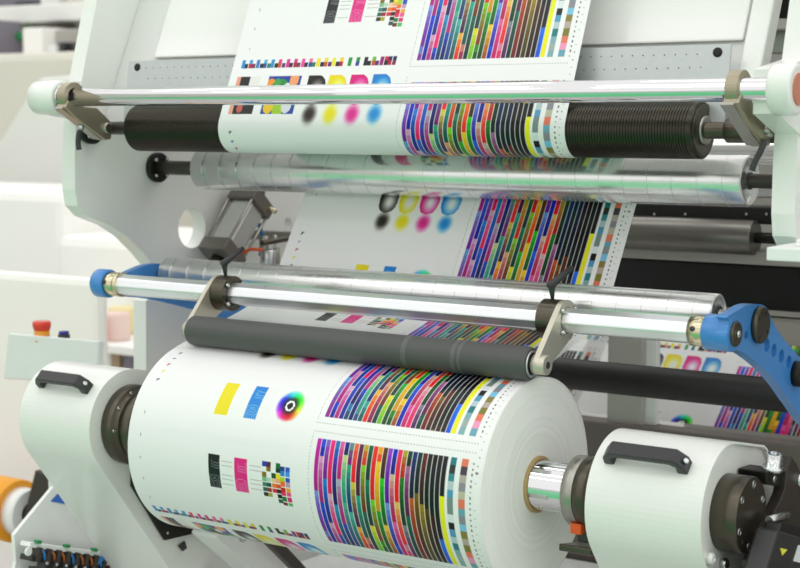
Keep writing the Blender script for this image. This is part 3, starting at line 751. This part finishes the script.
# ------------------------------------------------------------ pneumatic cylinder and linkage on the left plate
pc = thing('pneumatic_cylinder', 'steel pneumatic cylinder slanting between the idlers beside the round hole', 'cylinder', (-1.10, .5, .29))
a = Vector(AX(219, 259, -1.10)); b_ = Vector(AX(254, 197, -1.10)); dv = (b_-a).normalized()
yv = dv; zv = Vector((1, 0, 0)); xv = yv.cross(zv).normalized()
M = Matrix((( xv.x, yv.x, zv.x, a.x), (xv.y, yv.y, zv.y, a.y), (xv.z, yv.z, zv.z, a.z), (0, 0, 0, 1)))
L = (b_-a).length
m = MB(); m.box((-.040, 0, -.040), (.040, .034, .040), M); m.build('lower_end_block', mat('cast_grey', '#77726B', .45, .4, noise=.05), pc, bevel=.003)
m = MB(); m.box((-.040, L-.034, -.040), (.040, L, .040), M); m.build('upper_end_block', MATS['cast_grey'], pc, bevel=.003)
m = MB(); m.box((-.031, .03, -.031), (.031, L-.03, .031), M); m.build('barrel', mat('anodised_profile', '#CFD0CC', .45, .6), pc, bevel=.010)
for sx in (-1, 1):
    for sz in (-1, 1):
        m = MB(); m.rod(M @ Vector((sx*.034, .01, sz*.034)), M @ Vector((sx*.034, L-.01, sz*.034)), .0035, 10); m.build('tie_rod', steel, pc)
m = MB(); m.rod(M @ Vector((0, -.07, 0)), M @ Vector((0, .01, 0)), .010, 16); m.build('piston_rod', steel, pc)
m = MB(); m.rod(M @ Vector((0, -.02, 0)), M @ Vector((0, .004, 0)), .018, 20); m.build('gland_nut', blackm, pc)
m = MB(); p = M @ Vector((.02, L-.012, .03)); m.rod(p, p+Vector((.03, 0, -.01)), .006, 12); m.build('air_fitting', brass, pc)
m = MB(); m.box((-1.165, .60, .40), (-1.10, .63, .44)); m.build('mount_lug', darkm, pc)
p = Vector(AX(258, 222, -1.08)); m = MB(); m.path([p, p+Vector((.0, .01, -.02)), p+Vector((0, .02, -.05)), p+Vector((-.02, .03, -.08))], .0045); tag(m.build('air_hose', hoseb), 'short blue air hose from the pneumatic cylinder', 'hose')
p = Vector(AX(238, 256, -1.08)); q = Vector(AX(262, 250, -1.0)); m = MB(); m.path([p, (p+q)/2+Vector((0, 0, .008)), q], .004); tag(m.build('air_hose', hoseo), 'short orange air hose running from the cylinder to the small valve', 'hose')
lk = thing('linkage', 'small steel linkage with posts and lever beside the slanting cylinder', 'linkage', AX(268, 265, -1.08))
P = [AX(248, 229, -1.14), AX(296, 231, -1.14), AX(292, 240, -1.14), AX(247, 238, -1.14)]
m = MB(); p0, p1 = Vector(AX(245, 234, -1.13)), Vector(AX(300, 236, -1.13)); M2 = Matrix.Rotation(math.atan2(p1.z-p0.z, p1.y-p0.y), 4, 'X'); M2.translation = p0
m.box((-.005, 0, -.012), (.012, (p1-p0).length+.1, .010), M2); m.build('lever_bar', steel, lk, bevel=.002)
for q0_, q1_, r_, mt in (((268, 249), (268, 270), .018, alu2), ((264, 236), (264, 250), .011, steel), ((276, 248), (277, 270), .009, steel), ((275, 235), (275, 248), .004, chrome)):
    m = MB(); m.rod(AX(*q0_, -1.06), AX(*q1_, -1.06), r_, 20); m.build('post', mt, lk)
m = MB(); m.rod(AX(262, 243, -1.05), AX(300, 237, -1.05), .0065, 14); m.build('push_rod', darkm, lk)

# ------------------------------------------------------------ control panel on the left
cp = thing('control_panel', 'pale slanted operator panel behind the arm housing, with two push buttons', 'control panel', AY(55, 380, .25))
Yp = .22
c0 = [Vector(AY(8, 333, Yp)), Vector(AY(99, 341, Yp)), Vector(AY(97, 383, Yp+.03)), Vector(AY(3, 379, Yp+.03))]
up_ = Vector((0, .03, .0))
m = MB(); vs = c0+[p+Vector((0, .018, -.003)) for p in c0]
m.add(vs, [(0, 1, 2, 3), (7, 6, 5, 4), (0, 4, 5, 1), (1, 5, 6, 2), (2, 6, 7, 3), (3, 7, 4, 0)], False); m.build('panel_box', acryl, cp, bevel=.004)
p = Vector(AY(42, 336, Yp+.022)); m = MB(); m.lathe([(-.012, .0185), (.006, .0175), (.012, .0185), (.013, .017)], p, (0, 0, 1), 28); m.build('button_collar', yellowp, cp)
m = MB(); m.lathe([(.013, .0175), (.018, .020), (.026, .0215), (.033, .0205), (.035, .017)], p, (0, 0, 1), 32); m.build('emergency_button', red, cp, )
p = Vector(AY(64, 338, Yp+.022)); m = MB(); m.lathe([(-.01, .0135), (.008, .0135), (.009, .012)], p, (0, 0, 1), 24); m.build('button_ring', blackp, cp)
m = MB(); m.lathe([(.009, .011), (.015, .0115), (.016, .009)], p, (0, 0, 1), 24); m.build('push_button', navy, cp)
pb = Vector(AY(55, 384, Yp+.05)); m = MB(); m.rod(pb+Vector((0, 0, .05)), (pb.x, pb.y, FL), .02, 16); m.build('post', grayp, cp)

# ------------------------------------------------------------ lower left: film roll, bracket, tray with terminal strip
XT = -1.16
tr_ = thing('cable_tray', 'white triangular cable tray under the arm, holding a row of black terminals', 'tray', AX(60, 560, XT))
pl = [YZ(60, 491, XT), YZ(20, 540, XT), YZ(22, 568, XT), YZ(12, 610, XT), YZ(160, 640, XT), YZ(118, 568, XT)]
m = MB(); m.prism([(p[0]+.02, p[1]) for p in pl], XT-.05, XT-.04); m.build('tray_plate', tray, tr_, bevel=.001)
XT2 = XT-.038
m = MB(); m.prism([YZ(58, 494, XT2), YZ(51, 501.5, XT2), YZ(80, 507, XT2), YZ(74, 497, XT2)], XT2-.002, XT2); m.build('blue_label', mat('blue_label', '#2C6CC8', .5), tr_)
p0 = Vector(AX(26, 541, XT)); p1 = Vector(AX(104, 552, XT)); dv = p1-p0
m = MB(); m.rod(p0+Vector((.0, 0, .0)), p0+Vector((.0, 0, -.001)), .001, 6)
tb = thing('terminal_strip', 'black row of cable connectors clipped on the white tray', 'connector strip', tuple(p0+dv*.5+Vector((0, 0, -.08))))
e1 = dv.normalized(); 
def bx(c, sx, sy, sz, mt, name, bev=.0015):
    m = MB(); a_ = math.atan2(dv.z, dv.y); M_ = Matrix.Rotation(a_, 4, 'X'); M_.translation = c
    m.box((-sx/2, -sy/2, -sz/2), (sx/2, sy/2, sz/2), M_); return m.build(name, mt, tb, bevel=bev)
Ld = dv.length
bx(p0+dv*.5+Vector((.0, 0, -.006)), .03, Ld*1.02, .010, tray, 'rail')
bx(p0+dv*.5+Vector((-.002, 0, -.034)), .036, Ld, .012, blackp, 'terminal_rail'); bx(p0+dv*.5+Vector((-.002, 0.01, -.062)), .036, Ld*.9, .012, blackp, 'terminal_rail')
for k in range(8):
    c = p0+dv*((k+.6)/8.3)
    bx(c+Vector((.012, 0, -.024)), .022, .011, .030, darkb, 'terminal'); bx(c+Vector((.014, .012, -.054)), .022, .010, .030, blackp, 'terminal')
    m = MB(); q = c+Vector((.012, .012, -.014)); m.path([q, q+Vector((.008, .003, -.012)), q+Vector((.004, .006, -.03))], .0028, 8); m.build('wire', copper if k % 3 else hoseb, tb)
    m = MB(); q = c+Vector((.022, .016, -.045)); m.rod(q, q+Vector((.006, 0, 0)), .0035, 10); m.build('terminal_screw', screwm, tb)
for k in range(3):
    c = p0+dv*(.08+.36*k); bx(c+Vector((.016, 0, .003)), .012, .013, .007, green, 'green_clip')
m = MB(); c = p0+dv*.9; m.path([c+Vector((.01, -.03, -.03)), c+Vector((.02, 0, -.012)), c+Vector((.015, .03, .0))], .005); m.build('wire', hoseb, tb)
m = MB(); c = p0; m.rod(c+Vector((.012, -.008, -.018)), c+Vector((.018, -.008, -.018)), .009, 16); m.build('white_knob', tray, tb)
# orange-wrapped roll with white core
oy = .55
c0_ = Vector(AY(12, 508, oy)); d_ = Vector((1, 0, 0))
orr = thing('film_roll', 'orange film roll with white core at the foot of the brown bracket', 'roll', (c0_.x-.25, oy, c0_.z-.085))
c1 = Vector(AY(22, 512, oy))
m = MB(); m.lathe([(-.6, .084), (0, .084), (.002, .082)], (c1.x-.012, oy, c1.z), (1, 0, 0), 48); m.build('film', orange_roll, orr)
m = MB(); m.lathe([(0, .066), (.040, .064), (.044, .060)], (c1.x-.012, oy, c1.z), (1, 0, 0), 48); m.build('core', tray, orr)
m = MB(); m.lathe([(.04, .030), (.07, .030)], (c1.x-.012, oy, c1.z), (1, 0, 0), 32); m.build('chuck', blackm, orr)
YB = .52
m = MB(); m.prism([(AY(*q, YB)[0], AY(*q, YB)[2]) for q in ((35, 470), (62, 483), (74, 500), (27, 552), (18, 540))], YB, YB+.07, axis='y'); q_ = AY(27, 552, YB); m.box((q_[0]+.01, YB+.01, FL), (q_[0]+.05, YB+.06, q_[2]+.02)); tag(m.build('roll_bracket', darkb, bevel=.003), 'dark brown angular bracket between the orange film roll and white arm', 'bracket')

# ------------------------------------------------------------ right: black mounting plate, servo motor
mp_ = thing('mounting_plate', 'black peaked steel plate with bolts behind the round hub', 'plate', (.41, .25, -.25))
XM = .372
pl = [YZ(781, 455, XM), YZ(786, 462, XM), YZ(812, 520, XM), YZ(850, 600, XM), YZ(740, 640, XM), YZ(742, 560, XM), YZ(756, 524, XM), YZ(769, 500, XM), YZ(774, 488, XM), YZ(776, 470, XM)]
m = MB(); m.prism(pl, XM, XM+.018); m.build('plate', darkb, mp_, bevel=.001)
bq = [YZ(759, 471, XM), YZ(770, 467, XM), YZ(779, 470, XM), YZ(777, 486, XM), YZ(760, 484, XM)]
m = MB(); m.prism(bq, XM-.035, XM+.012); m.build('side_block', blackm, mp_, bevel=.002)
for q, r_, h_ in (((766, 462), .012, .030), ((790, 479), .011, .030)):
    p = Vector(AX(*q, XM)); m = MB()
    dr = Vector((0.15, -.1, 1)).normalized() if q[0] < 770 else Vector((1, .1, .1)).normalized()
    m.lathe([(-.012, r_*.9), (-.012, r_*1.35), (-.006, r_*1.35), (-.005, r_), (h_*.5, r_), (h_*.5+.001, r_*.9), (h_*.5+.001, r_*.55), (h_*.3, r_*.5)], p+Vector((.012, 0, 0)), dr, 20); m.build('large_bolt', screwm, mp_)
for q in ((781, 461), (774, 479)):
    m = MB(); m.lathe([(0, .0055), (.002, .0055), (.002, .003)], (XM+.018, *YZ(*q, XM+.018)), (1, 0, 0), 14); m.build('screw', screwm, mp_)
sm_ = thing('servo_motor', 'black motor block with yellow warning triangle at the foot of the peaked plate', 'motor', AX(780, 600, .45))
XS = .425
a_ = [YZ(778, 530, XS), YZ(826, 545, XS), YZ(800, 640, XS), YZ(752, 615, XS)]
m = MB(); m.prism(a_, XM+.018, XS); m.build('motor_body', blackp, sm_, bevel=.004)
b2 = [YZ(779, 522, XS-.01), YZ(812, 530, XS-.01), YZ(809, 543, XS-.01), YZ(776, 533, XS-.01)]
m = MB(); m.prism(b2, XM+.022, XS-.006); m.build('connector_block', blackb, sm_, bevel=.003)
cn = AX(790, 522, XS); m = MB(); m.rod((XS-.03, cn[1]-.01, cn[2]), (XS-.03, cn[1]+.06, cn[2]-.005), .008, 14); m.build('plug', screwm, sm_)
m = MB(); m.prism([YZ(780, 548, XS), YZ(787, 549.5, XS), YZ(782, 555.5, XS)], XS, XS+.0008); m.build('warning_triangle', sticker_y, sm_)
m = MB(); m.prism([YZ(798, 545, XS), YZ(815, 549, XS), YZ(812, 566, XS), YZ(793, 561, XS)], XS, XS+.0008); m.build('pale_label', sticker_w, sm_)

# bits under the shaft between roll and right housing
sb_ = thing('sensor_unit', 'black sensor with orange cap below the chrome winding shaft', 'sensor', AX(590, 548, .10))
p = AX(586, 534, .10); m = MB(); m.box((.09, p[1]-.012, p[2]-.012), (.115, p[1]+.012, p[2]+.010)); m.build('body', blackp, sb_, bevel=.003)
p = AX(581, 530, .10); m = MB(); m.box((.085, p[1]-.01, p[2]-.006), (.105, p[1]+.006, p[2]+.012)); m.build('orange_cap', orange, sb_, bevel=.002)
p = AX(586, 548, .10); m = MB(); m.prism([(p[1]-.02, p[2]-.006), (p[1]+.06, p[2]-.02), (p[1]+.06, p[2]-.008), (p[1]-.02, p[2]+.006)], .06, .12); m.build('mount', darkm, sb_, bevel=.003)

# base beam and deck under the roll
bs = thing('deck_cabinet', 'pale grey machine base with white cover deck below the paper roll', 'cabinet', (-.4, .6, FL))
m = MB(); m.box((-.92, .36, FL), (.13, .90, -.44)); m.build('base_box', grayp, bs, bevel=.006)
m = MB(); m.box((-.92, .33, -.44), (.13, .90, -.40)); m.build('cover_deck', tray, bs, bevel=.006)
xk = -.66
m = MB(); m.prism([(.16, -.20), (.40, -.42), (.34, -.42), (.12, -.24)], -.885, -.815); m.build('diagonal_strut', white, bs, bevel=.003)
m = MB(); m.prism([(.20, -.19), (.44, -.41), (.42, -.42), (.17, -.20)], -.812, -.795); m.build('dark_strut', darkb, bs)
m = MB(); m.box((-.80, .30, -.45), (-.755, .36, -.405)); m.build('red_tab', mat('red_tab', '#B02020', .4), bs, bevel=.004)
m = MB(); m.cx(-.82, -.808, .012, .20, -.255, 20); m.build('strut_bolt', screwm, bs)

# ------------------------------------------------------------ behind the right side
def rbox(name, x0y0, x1y1, Y, dep, m_, parent=None, bev=.003):
    """box whose near face spans two picture corners at depth Y; edges along X/Z"""
    a = AY(*x0y0, Y); b = AY(*x1y1, Y)
    q = MB(); q.box((min(a[0], b[0]), Y, min(a[2], b[2])), (max(a[0], b[0]), Y+dep, max(a[2], b[2]))); return q.build(name, m_, parent, bevel=bev)
pf = thing('press_unit', 'dark press section standing behind the white frame, with grey beams and posts', 'press', (.9, 1.6, FL))
def beam(name, y_at, h, Y, x0, x1, m_, dep=.08, bev=.004):
    z = AY(700, y_at, Y)[2]; q = MB(); q.box((x0, Y, z-h), (x1, Y+dep, z)); return q.build(name, m_, pf, bevel=bev)
Yb = 1.0
sc_ = lambda px, Y: px/1600*AYd(Y)
def AYd(Y):
    p = np.array(AY(700, 250, Y)); return float(-(CR.T @ (p-CP))[2])
def hpx(n, Y): return n/1600*AYd(Y)
beam('black_beam', 205, hpx(17, 1.0), 1.0, -.6, 1.6, blackb)
for px in (655, 686, 747, 767):
    q = AY(px, 214, 1.0); m = MB(); m.lathe([(0, .003), (.003, .003)], (q[0], .9985, q[2]), (0, -1, 0), 12); m.build('rivet', screwm, pf)
beam('black_backing', 262, hpx(44, 1.05), 1.05, -.6, 1.8, blackb)
beam('grey_beam', 248, hpx(14, 1.0), .99, -.6, 1.8, greyp)
beam('light_rail', 312, hpx(4, 1.05), 1.0, -.2, 1.8, steel, .03)
beam('grey_cover', 318, hpx(34, 1.05), 1.04, .3, 1.8, greyp, .1)
xp0, xp1 = AY(607, 380, .95)[0], AY(642, 380, .95)[0]
m = MB(); m.box((xp0, .95, FL), (xp1, 1.0, AY(620, 318, .95)[2])); m.build('post', greyp, pf, bevel=.004)
m = MB(); m.box((AY(642, 380, .95)[0], .97, FL), (AY(652, 380, .95)[0], .99, AY(620, 318, .95)[2])); m.build('post_cover', tray, pf)
z_ = AY(700, 434, .93)[2]; m = MB(); m.box((-.5, .93, FL), (2.2, .99, z_)); m.build('brown_base', brownp, pf, bevel=.005)
m = MB(); m.box((-.6, 1.9, FL), (2.8, 1.95, 1.4)); m.build('rear_panel', mat('rear_panel_paint', '#9C9A94', .5, noise=.03), pf)
# dark roller in the press and its printed reflection band: a second web
bgr = thing('press_roller', 'dull steel press roller between the black beam and grey beam', 'roller', (.3, 1.06, AY(700, 248, 1.06)[2]))
cz = AY(700, 233, 1.05)[2]; r_ = hpx(17, 1.05)
m = MB(); m.cx(-.5, AY(767, 235, 1.05)[0], r_, .985, cz, 48); m.build('drum', mat('dull_steel', '#7C7973', .3, .8, noise=.04), bgr)
m = MB(); m.cx(AY(767, 235, 1.05)[0], AY(767, 235, 1.05)[0]+.12, .012, .985, cz, 24); m.build('axle', blackm, bgr)
# black cross roller
cz = AY(670, 384, .62)[2]; r_ = .032
cr_ = thing('cross_roller', 'black rubber roller running across behind the paper roll to the blue arm', 'roller', (.2, .62, cz-r_))
m = MB(); m.cx(-.75, AY(748, 385, .62)[0]+.10, r_, .62, cz, 40); m.build('sleeve', mat('black_rubber', '#1B1A1A', .5, noise=.1), cr_)
m = MB(); m.cx(-1.0, AY(748, 385, .62)[0]+.2, .010, .62, cz, 20); m.build('axle', blackm, cr_)
# second printed web far behind
zt = AY(700, 338, 1.30)[2]; zb = AY(700, 425, 1.10)[2]; x0 = AY(658, 362, 1.25)[0]-.205
tt = np.linspace(0, 1, 260)
sl = math.hypot(zt-zb, .20)
o = ink_sheet('printed_web', np.linspace(x0, x0+.75, 380), 1.30-.20*tt, zt+(zb-zt)*tt, .378+tt*sl, x0=x0)
tag(o, 'second printed paper web seen past the grey post, behind the black cross roller', 'paper')
x0b = AY(603, 380, 1.25)[0]-.75
o = ink_sheet('printed_web', np.linspace(x0b, x0b+.75, 380), 1.30-.20*tt, zt+(zb-zt)*tt, .378+tt*sl, x0=x0b)
tag(o, 'strip of printed paper web glimpsed between the roll and the grey post', 'paper')

# upper right: rollers and panels seen past the frame
ur = thing('upper_guard', 'pale panels and white rollers seen through the gap by the orange-plugged boss', 'machine guard', (.9, 1.0, .55))
def ubox(n, a, b, Y, m_, d=.06): return rbox(n, a, b, Y, d, m_, ur)
ubox('panel', (700, -60), (900, 26), 1.3, greyp)
ubox('dark_panel', (700, 26), (900, 50), 1.32, mat('sage_panel', '#8E968A', .5))
z0 = AY(770, 57, .95)[2]; m = MB(); m.cx(.2, 1.6, .022, .95, z0, 32); m.build('roller', tray, ur)
ubox('grey_slat', (700, 68), (900, 76), 1.0, steel)
q = AY(775, 150, .75); 
m = MB(); m.cx(-.3, 1.2, hpx(13, .75), .75, AY(775, 152, .75)[2], 40); tag(m.build('idler_roller', alu), 'chrome roller behind the middle idler, glimpsed by the white side plate', 'roller')
m = MB(); m.cx(-.3, 1.2, hpx(8, .8), .8, AY(775, 190, .8)[2], 40); tag(m.build('idler_roller', alu2), 'slim steel roller just above the black beam', 'roller')
fb = thing('cable_bellows', 'black ribbed bellows behind the hooked clamp by the side plate', 'bellows', AY(765, 125, .5))
a = AY(752, 108, .5); b_ = AY(782, 128, .5)
m = MB(); m.box((a[0], .5, b_[2]), (b_[0], .54, a[2])); m.build('bellows_body', blackb, fb)
for k in range(8):
    x = a[0]+(b_[0]-a[0])*(k+.5)/8; m = MB(); m.box((x-.002, .49, b_[2]), (x+.002, .5, a[2])); m.build('rib', blackp, fb)
q = AY(786, -4, .8); m = MB(); m.lathe([(0, .045), (.03, .045)], (q[0], .8, q[2]), (0, -1, 0), 32); tag(m.build('round_knob', blackm), 'black round knob at the upper edge above the white rollers', 'knob')
# ------------------------------------------------------------ hall behind on the left
def bgc(name, label, cat, a, b, Y, dep, m_, bev=.02, floor=True, group=None):
    p = AY(*a, Y); q = AY(*b, Y)
    zlo = FL if floor else min(p[2], q[2])
    m = MB(); m.box((min(p[0], q[0]), Y, zlo), (max(p[0], q[0]), Y+dep, max(p[2], q[2]))); o = m.build(name, m_, bevel=bev); tag(o, label, cat, group); return o
c1 = thing('machine_cabinet', 'large cream machine cabinet behind the control panel, rounded top edge', 'cabinet', (AY(40, 300, .95)[0], 1.1, FL))
p = AY(-140, 290, .95); q = AY(97, 281, .95)
m = MB(); m.box((p[0], .95, FL), (q[0], 1.0, q[2]+.005)); m.build('body', cream, c1, bevel=.022)
c2 = thing('machine_cabinet', 'tall white machine housing rising behind the cream cabinet', 'cabinet', (AY(80, 220, 2.0)[0], 2.2, FL))
p = AY(-200, 195, 2.0); q = AY(62, 192, 2.0)
m = MB(); m.box((p[0], 2.0, FL), (q[0], 2.6, q[2])); m.build('body', cream, c2, bevel=.04)
p = AY(62, 245, 2.0); q = AY(260, 245, 2.0)
m = MB(); m.box((p[0]+.01, 1.95, FL), (q[0], 2.6, q[2])); m.build('low_body', cream, c2, bevel=.04)
c3 = thing('machine_cabinet', 'white machine housing with small dark vent, behind the white frame', 'cabinet', (AY(60, 150, 3.2)[0], 3.4, FL))
p = AY(-200, 120, 3.2); q = AY(300, 120, 3.2)
m = MB(); m.box((p[0], 3.2, FL), (q[0], 3.9, AY(40, 52, 3.2)[2])); m.build('body', beige, c3, bevel=.04)
p = AY(40, 160, 3.19); m = MB(); m.box((AY(-200, 160, 3.19)[0], 3.17, p[2]), (AY(300, 160, 3.19)[0], 3.2, AY(40, 158, 3.19)[2])); m.build('seam', cream, c3)
a = AY(33, 169, 2.9); b_ = AY(41, 174, 2.9)
m = MB(); m.box((AY(33, 171, 3.16)[0], 3.15, AY(37, 174, 3.16)[2]), (AY(41, 171, 3.16)[0], 3.18, AY(37, 169, 3.16)[2])); m.build('vent', blackp, c3)
# white triangular guard (diagonal pale shape below the boss)
Yg = 1.5
m = MB(); m.prism([(AY(*q, 3.0)[0], AY(*q, 3.0)[2]) for q in ((-60, 420), (-60, 180), (0, 140), (38, 78), (120, 70), (120, 420))], 3.0, 3.12, axis='y'); tag(m.build('slanted_guard', mat('guard_white', '#E6E7E1', .5), bevel=.02), 'pale slanted machine guard behind the round white boss', 'guard')
# overhead parts at the top left
hd = thing('conveyor_bridge', 'blurred cream overhead bridge with grey ducts behind the frame', 'machine bridge', (AY(40, 30, 4)[0], 4.0, .9))
for (a, b, Y, m_) in (((-60, 10), (150, 17), 4.0, cream), ((-60, 18), (150, 24), 4.05, mat('sage_beam', '#A9B59C', .5)), ((-60, -60), (150, 10), 4.6, purple)):
    p = AY(*a, Y); q = AY(*b, Y); m = MB(); m.box((p[0], Y, min(p[2], q[2])), (q[0], Y+.15, max(p[2], q[2]))); m.build('bridge_beam', m_, hd, bevel=.01)
for (a, b, Y, m_) in (((22, 28), (42, 55), 3.7, cream), ((40, 30), (110, 43), 3.8, greyp), ((24, 45), (34, 54), 3.75, mat('sage_duct', '#8FA08A', .5)), ((46, 46), (56, 56), 3.75, tray), ((70, 44), (76, 50), 3.7, blackp), ((-30, 20), (-12, 54), 3.7, purple), ((4, 36), (22, 54), 4.0, greyp), ((58, 42), (64, 58), 3.7, blackp), ((32, 24), (56, 28), 3.9, darkb), ((14, 2), (28, 10), 4.3, blackp), ((40, -5), (58, 10), 4.2, tray), ((66, -10), (84, 12), 4.2, beige), ((2, 33), (20, 40), 3.9, green)):
    p = AY(*a, Y); q = AY(*b, Y); m = MB(); m.box((p[0], Y, min(p[2], q[2])), (q[0], Y+.25, max(p[2], q[2]))); m.build('bridge_fitting', m_, hd, bevel=.01)
# shelf items in the gap by the blue arm
sh_ = thing('work_table', 'small table with brown leg seen in the gap beside the frame', 'table', (AY(120, 360, 1.7)[0], 1.7, FL))
p = AY(100, 344, 1.6); q = AY(160, 346, 1.6)
m = MB(); m.box((p[0]-.45, 1.6, p[2]-.03), (q[0]+.2, 1.92, p[2])); m.build('table_top', cream, sh_, bevel=.004)
for px in (115, 128):
    p = AY(px, 360, 1.65); m = MB(); m.box((p[0]-.02, 1.65, FL), (p[0]+.02, 1.69, AY(px, 348, 1.65)[2])); m.build('leg', mat('tan_wood', '#B9A084', .6) if px < 120 else purple, sh_)
zt_ = AY(100, 344, 1.6)[2]
def drum_(name, label, px0, px1, ytop, m_, Y=1.75):
    a = AY(px0, ytop, Y); b = AY(px1, ytop, Y); r = (b[0]-a[0])/2; m = MB(); m.lathe([(0, r*.95), (.01, r), (a[2]-zt_-.012, r), (a[2]-zt_, r*.9)], (a[0]+r, Y, zt_+.0008), (0, 0, 1), 24); tag(m.build(name, m_), label, 'tub')
drum_('plastic_tub', 'pink-white plastic tub on the table beside the blue arm', 106, 126, 312, pinkp, 1.71)
drum_('plastic_tub', 'yellow-lidded tub on the table, behind the pink-white tub', 112, 134, 306, mat('pale_yellow', '#EBD9A6', .5), 1.85)
p = AY(113, 317, 1.70); m = MB(); m.box((p[0]-.02, 1.605, zt_+.0008), (p[0]+.02, 1.635, p[2]+.005)); tag(m.build('bottle', mat('orange_label', '#F08A50', .5), bevel=.006), 'small orange bottle standing in front of the pink-white tub', 'bottle')

# ------------------------------------------------------------ the hall
def struct(name, m, mt):
    o = m.build(name, mt); o['kind'] = 'structure'; return o
m = MB(); m.add([(-14, -16, FL), (12, -16, FL), (12, 10, FL), (-14, 10, FL)], [(0, 1, 2, 3)], False)
fm = bpy.data.materials.new('hall_floor'); fm.use_nodes = True; nt = fm.node_tree; b = nt.nodes['Principled BSDF']; b.inputs['Roughness'].default_value = .35
tc = nt.nodes.new('ShaderNodeTexCoord'); sx = nt.nodes.new('ShaderNodeSeparateXYZ'); gm = nt.nodes.new('ShaderNodeNewGeometry'); nt.links.new(gm.outputs['Position'], sx.inputs[0])
g1 = nt.nodes.new('ShaderNodeMath'); g1.operation = 'LESS_THAN'; g1.inputs[1].default_value = -1.0; nt.links.new(sx.outputs['Y'], g1.inputs[0])
g2 = nt.nodes.new('ShaderNodeMath'); g2.operation = 'GREATER_THAN'; g2.inputs[1].default_value = -5.5; nt.links.new(sx.outputs['Y'], g2.inputs[0])
g3 = nt.nodes.new('ShaderNodeMath'); g3.operation = 'MULTIPLY'; nt.links.new(g1.outputs[0], g3.inputs[0]); nt.links.new(g2.outputs[0], g3.inputs[1])
mx = nt.nodes.new('ShaderNodeMix'); mx.data_type = 'RGBA'; mx.inputs['A'].default_value = (*hexc('#B9B8B4'), 1); mx.inputs['B'].default_value = (*hexc('#5CC485'), 1)
nt.links.new(g3.outputs[0], mx.inputs['Factor'])
nz = nt.nodes.new('ShaderNodeTexNoise'); nz.inputs['Scale'].default_value = 3; m2 = nt.nodes.new('ShaderNodeMix'); m2.data_type = 'RGBA'; m2.blend_type = 'MULTIPLY'; m2.inputs['Factor'].default_value = .12
nt.links.new(mx.outputs['Result'], m2.inputs['A']); nt.links.new(nz.outputs['Color'], m2.inputs['B']); nt.links.new(m2.outputs['Result'], b.inputs['Base Color'])
struct('floor', m, fm)
wallm = mat('hall_wall_paint', '#D9D9D3', .7, noise=.01)
m = MB(); m.box((-14, 7.5, FL), (12, 7.7, 4.2)); struct('wall_back', m, wallm)
m = MB(); m.box((-14.2, -16, FL), (-14, 7.7, 4.2)); struct('wall_left', m, wallm)

# ------------------------------------------------------------ lamps: unseen rows of long luminaires over the machines
lampm = mat('lamp_diffuser', (1, 1, 1), .5, emit=3.9)
k = 0
for yy, xx in [(y_, x_) for y_ in (-3.4, -1.6, .4) for x_ in (-4.2, -1.6, 1.0, 3.6, 6.2)]+[(2.4, -4.2), (2.4, -1.6)]:  # two right columns and rear row added to brighten end faces and background
    for _ in (0,):
        t = thing('unseen_luminaire', 'long white tube luminaire, unseen above the press line, some added as fill', 'lamp', (xx, yy, 2.9), 'ceiling luminaires')
        m = MB(); m.box((xx-1., yy-.17, 2.90), (xx+1., yy+.17, 2.93)); m.build('diffuser', lampm, t)
        m = MB(); m.box((xx-1.02, yy-.19, 2.93), (xx+1.02, yy+.19, 3.0)); m.build('casing', tray, t)

w = bpy.data.worlds.new('hall_light'); bpy.context.scene.world = w; w.use_nodes = True
w.node_tree.nodes['Background'].inputs['Color'].default_value = (1., .99, .97, 1); w.node_tree.nodes['Background'].inputs['Strength'].default_value = 1.3

# ------------------------------------------------------------ lift everything so that the floor is at zero, then the camera
for o in list(bpy.data.objects):
    if '_o' in o: del o['_o']
    if o.parent is None: o.location.z -= FL
cam = bpy.data.cameras.new('camera'); co = bpy.data.objects.new('camera', cam); col.objects.link(co)
cam.sensor_width = 36; cam.lens = 72; cam.clip_start = .05
Mx = Matrix([[CR[i][j] for j in range(3)]+[CP[i]-(FL if i == 2 else 0)] for i in range(3)]+[[0, 0, 0, 1]])
co.matrix_world = Mx
cam.dof.use_dof = True; cam.dof.focus_distance = 2.75; cam.dof.aperture_fstop = 5.6
sc = bpy.context.scene; sc.camera = co
sc.view_settings.view_transform = 'Standard'; sc.view_settings.look = 'None'; sc.view_settings.gamma = 1; sc.view_settings.exposure = -0.27; sc.view_settings.use_curve_mapping = False
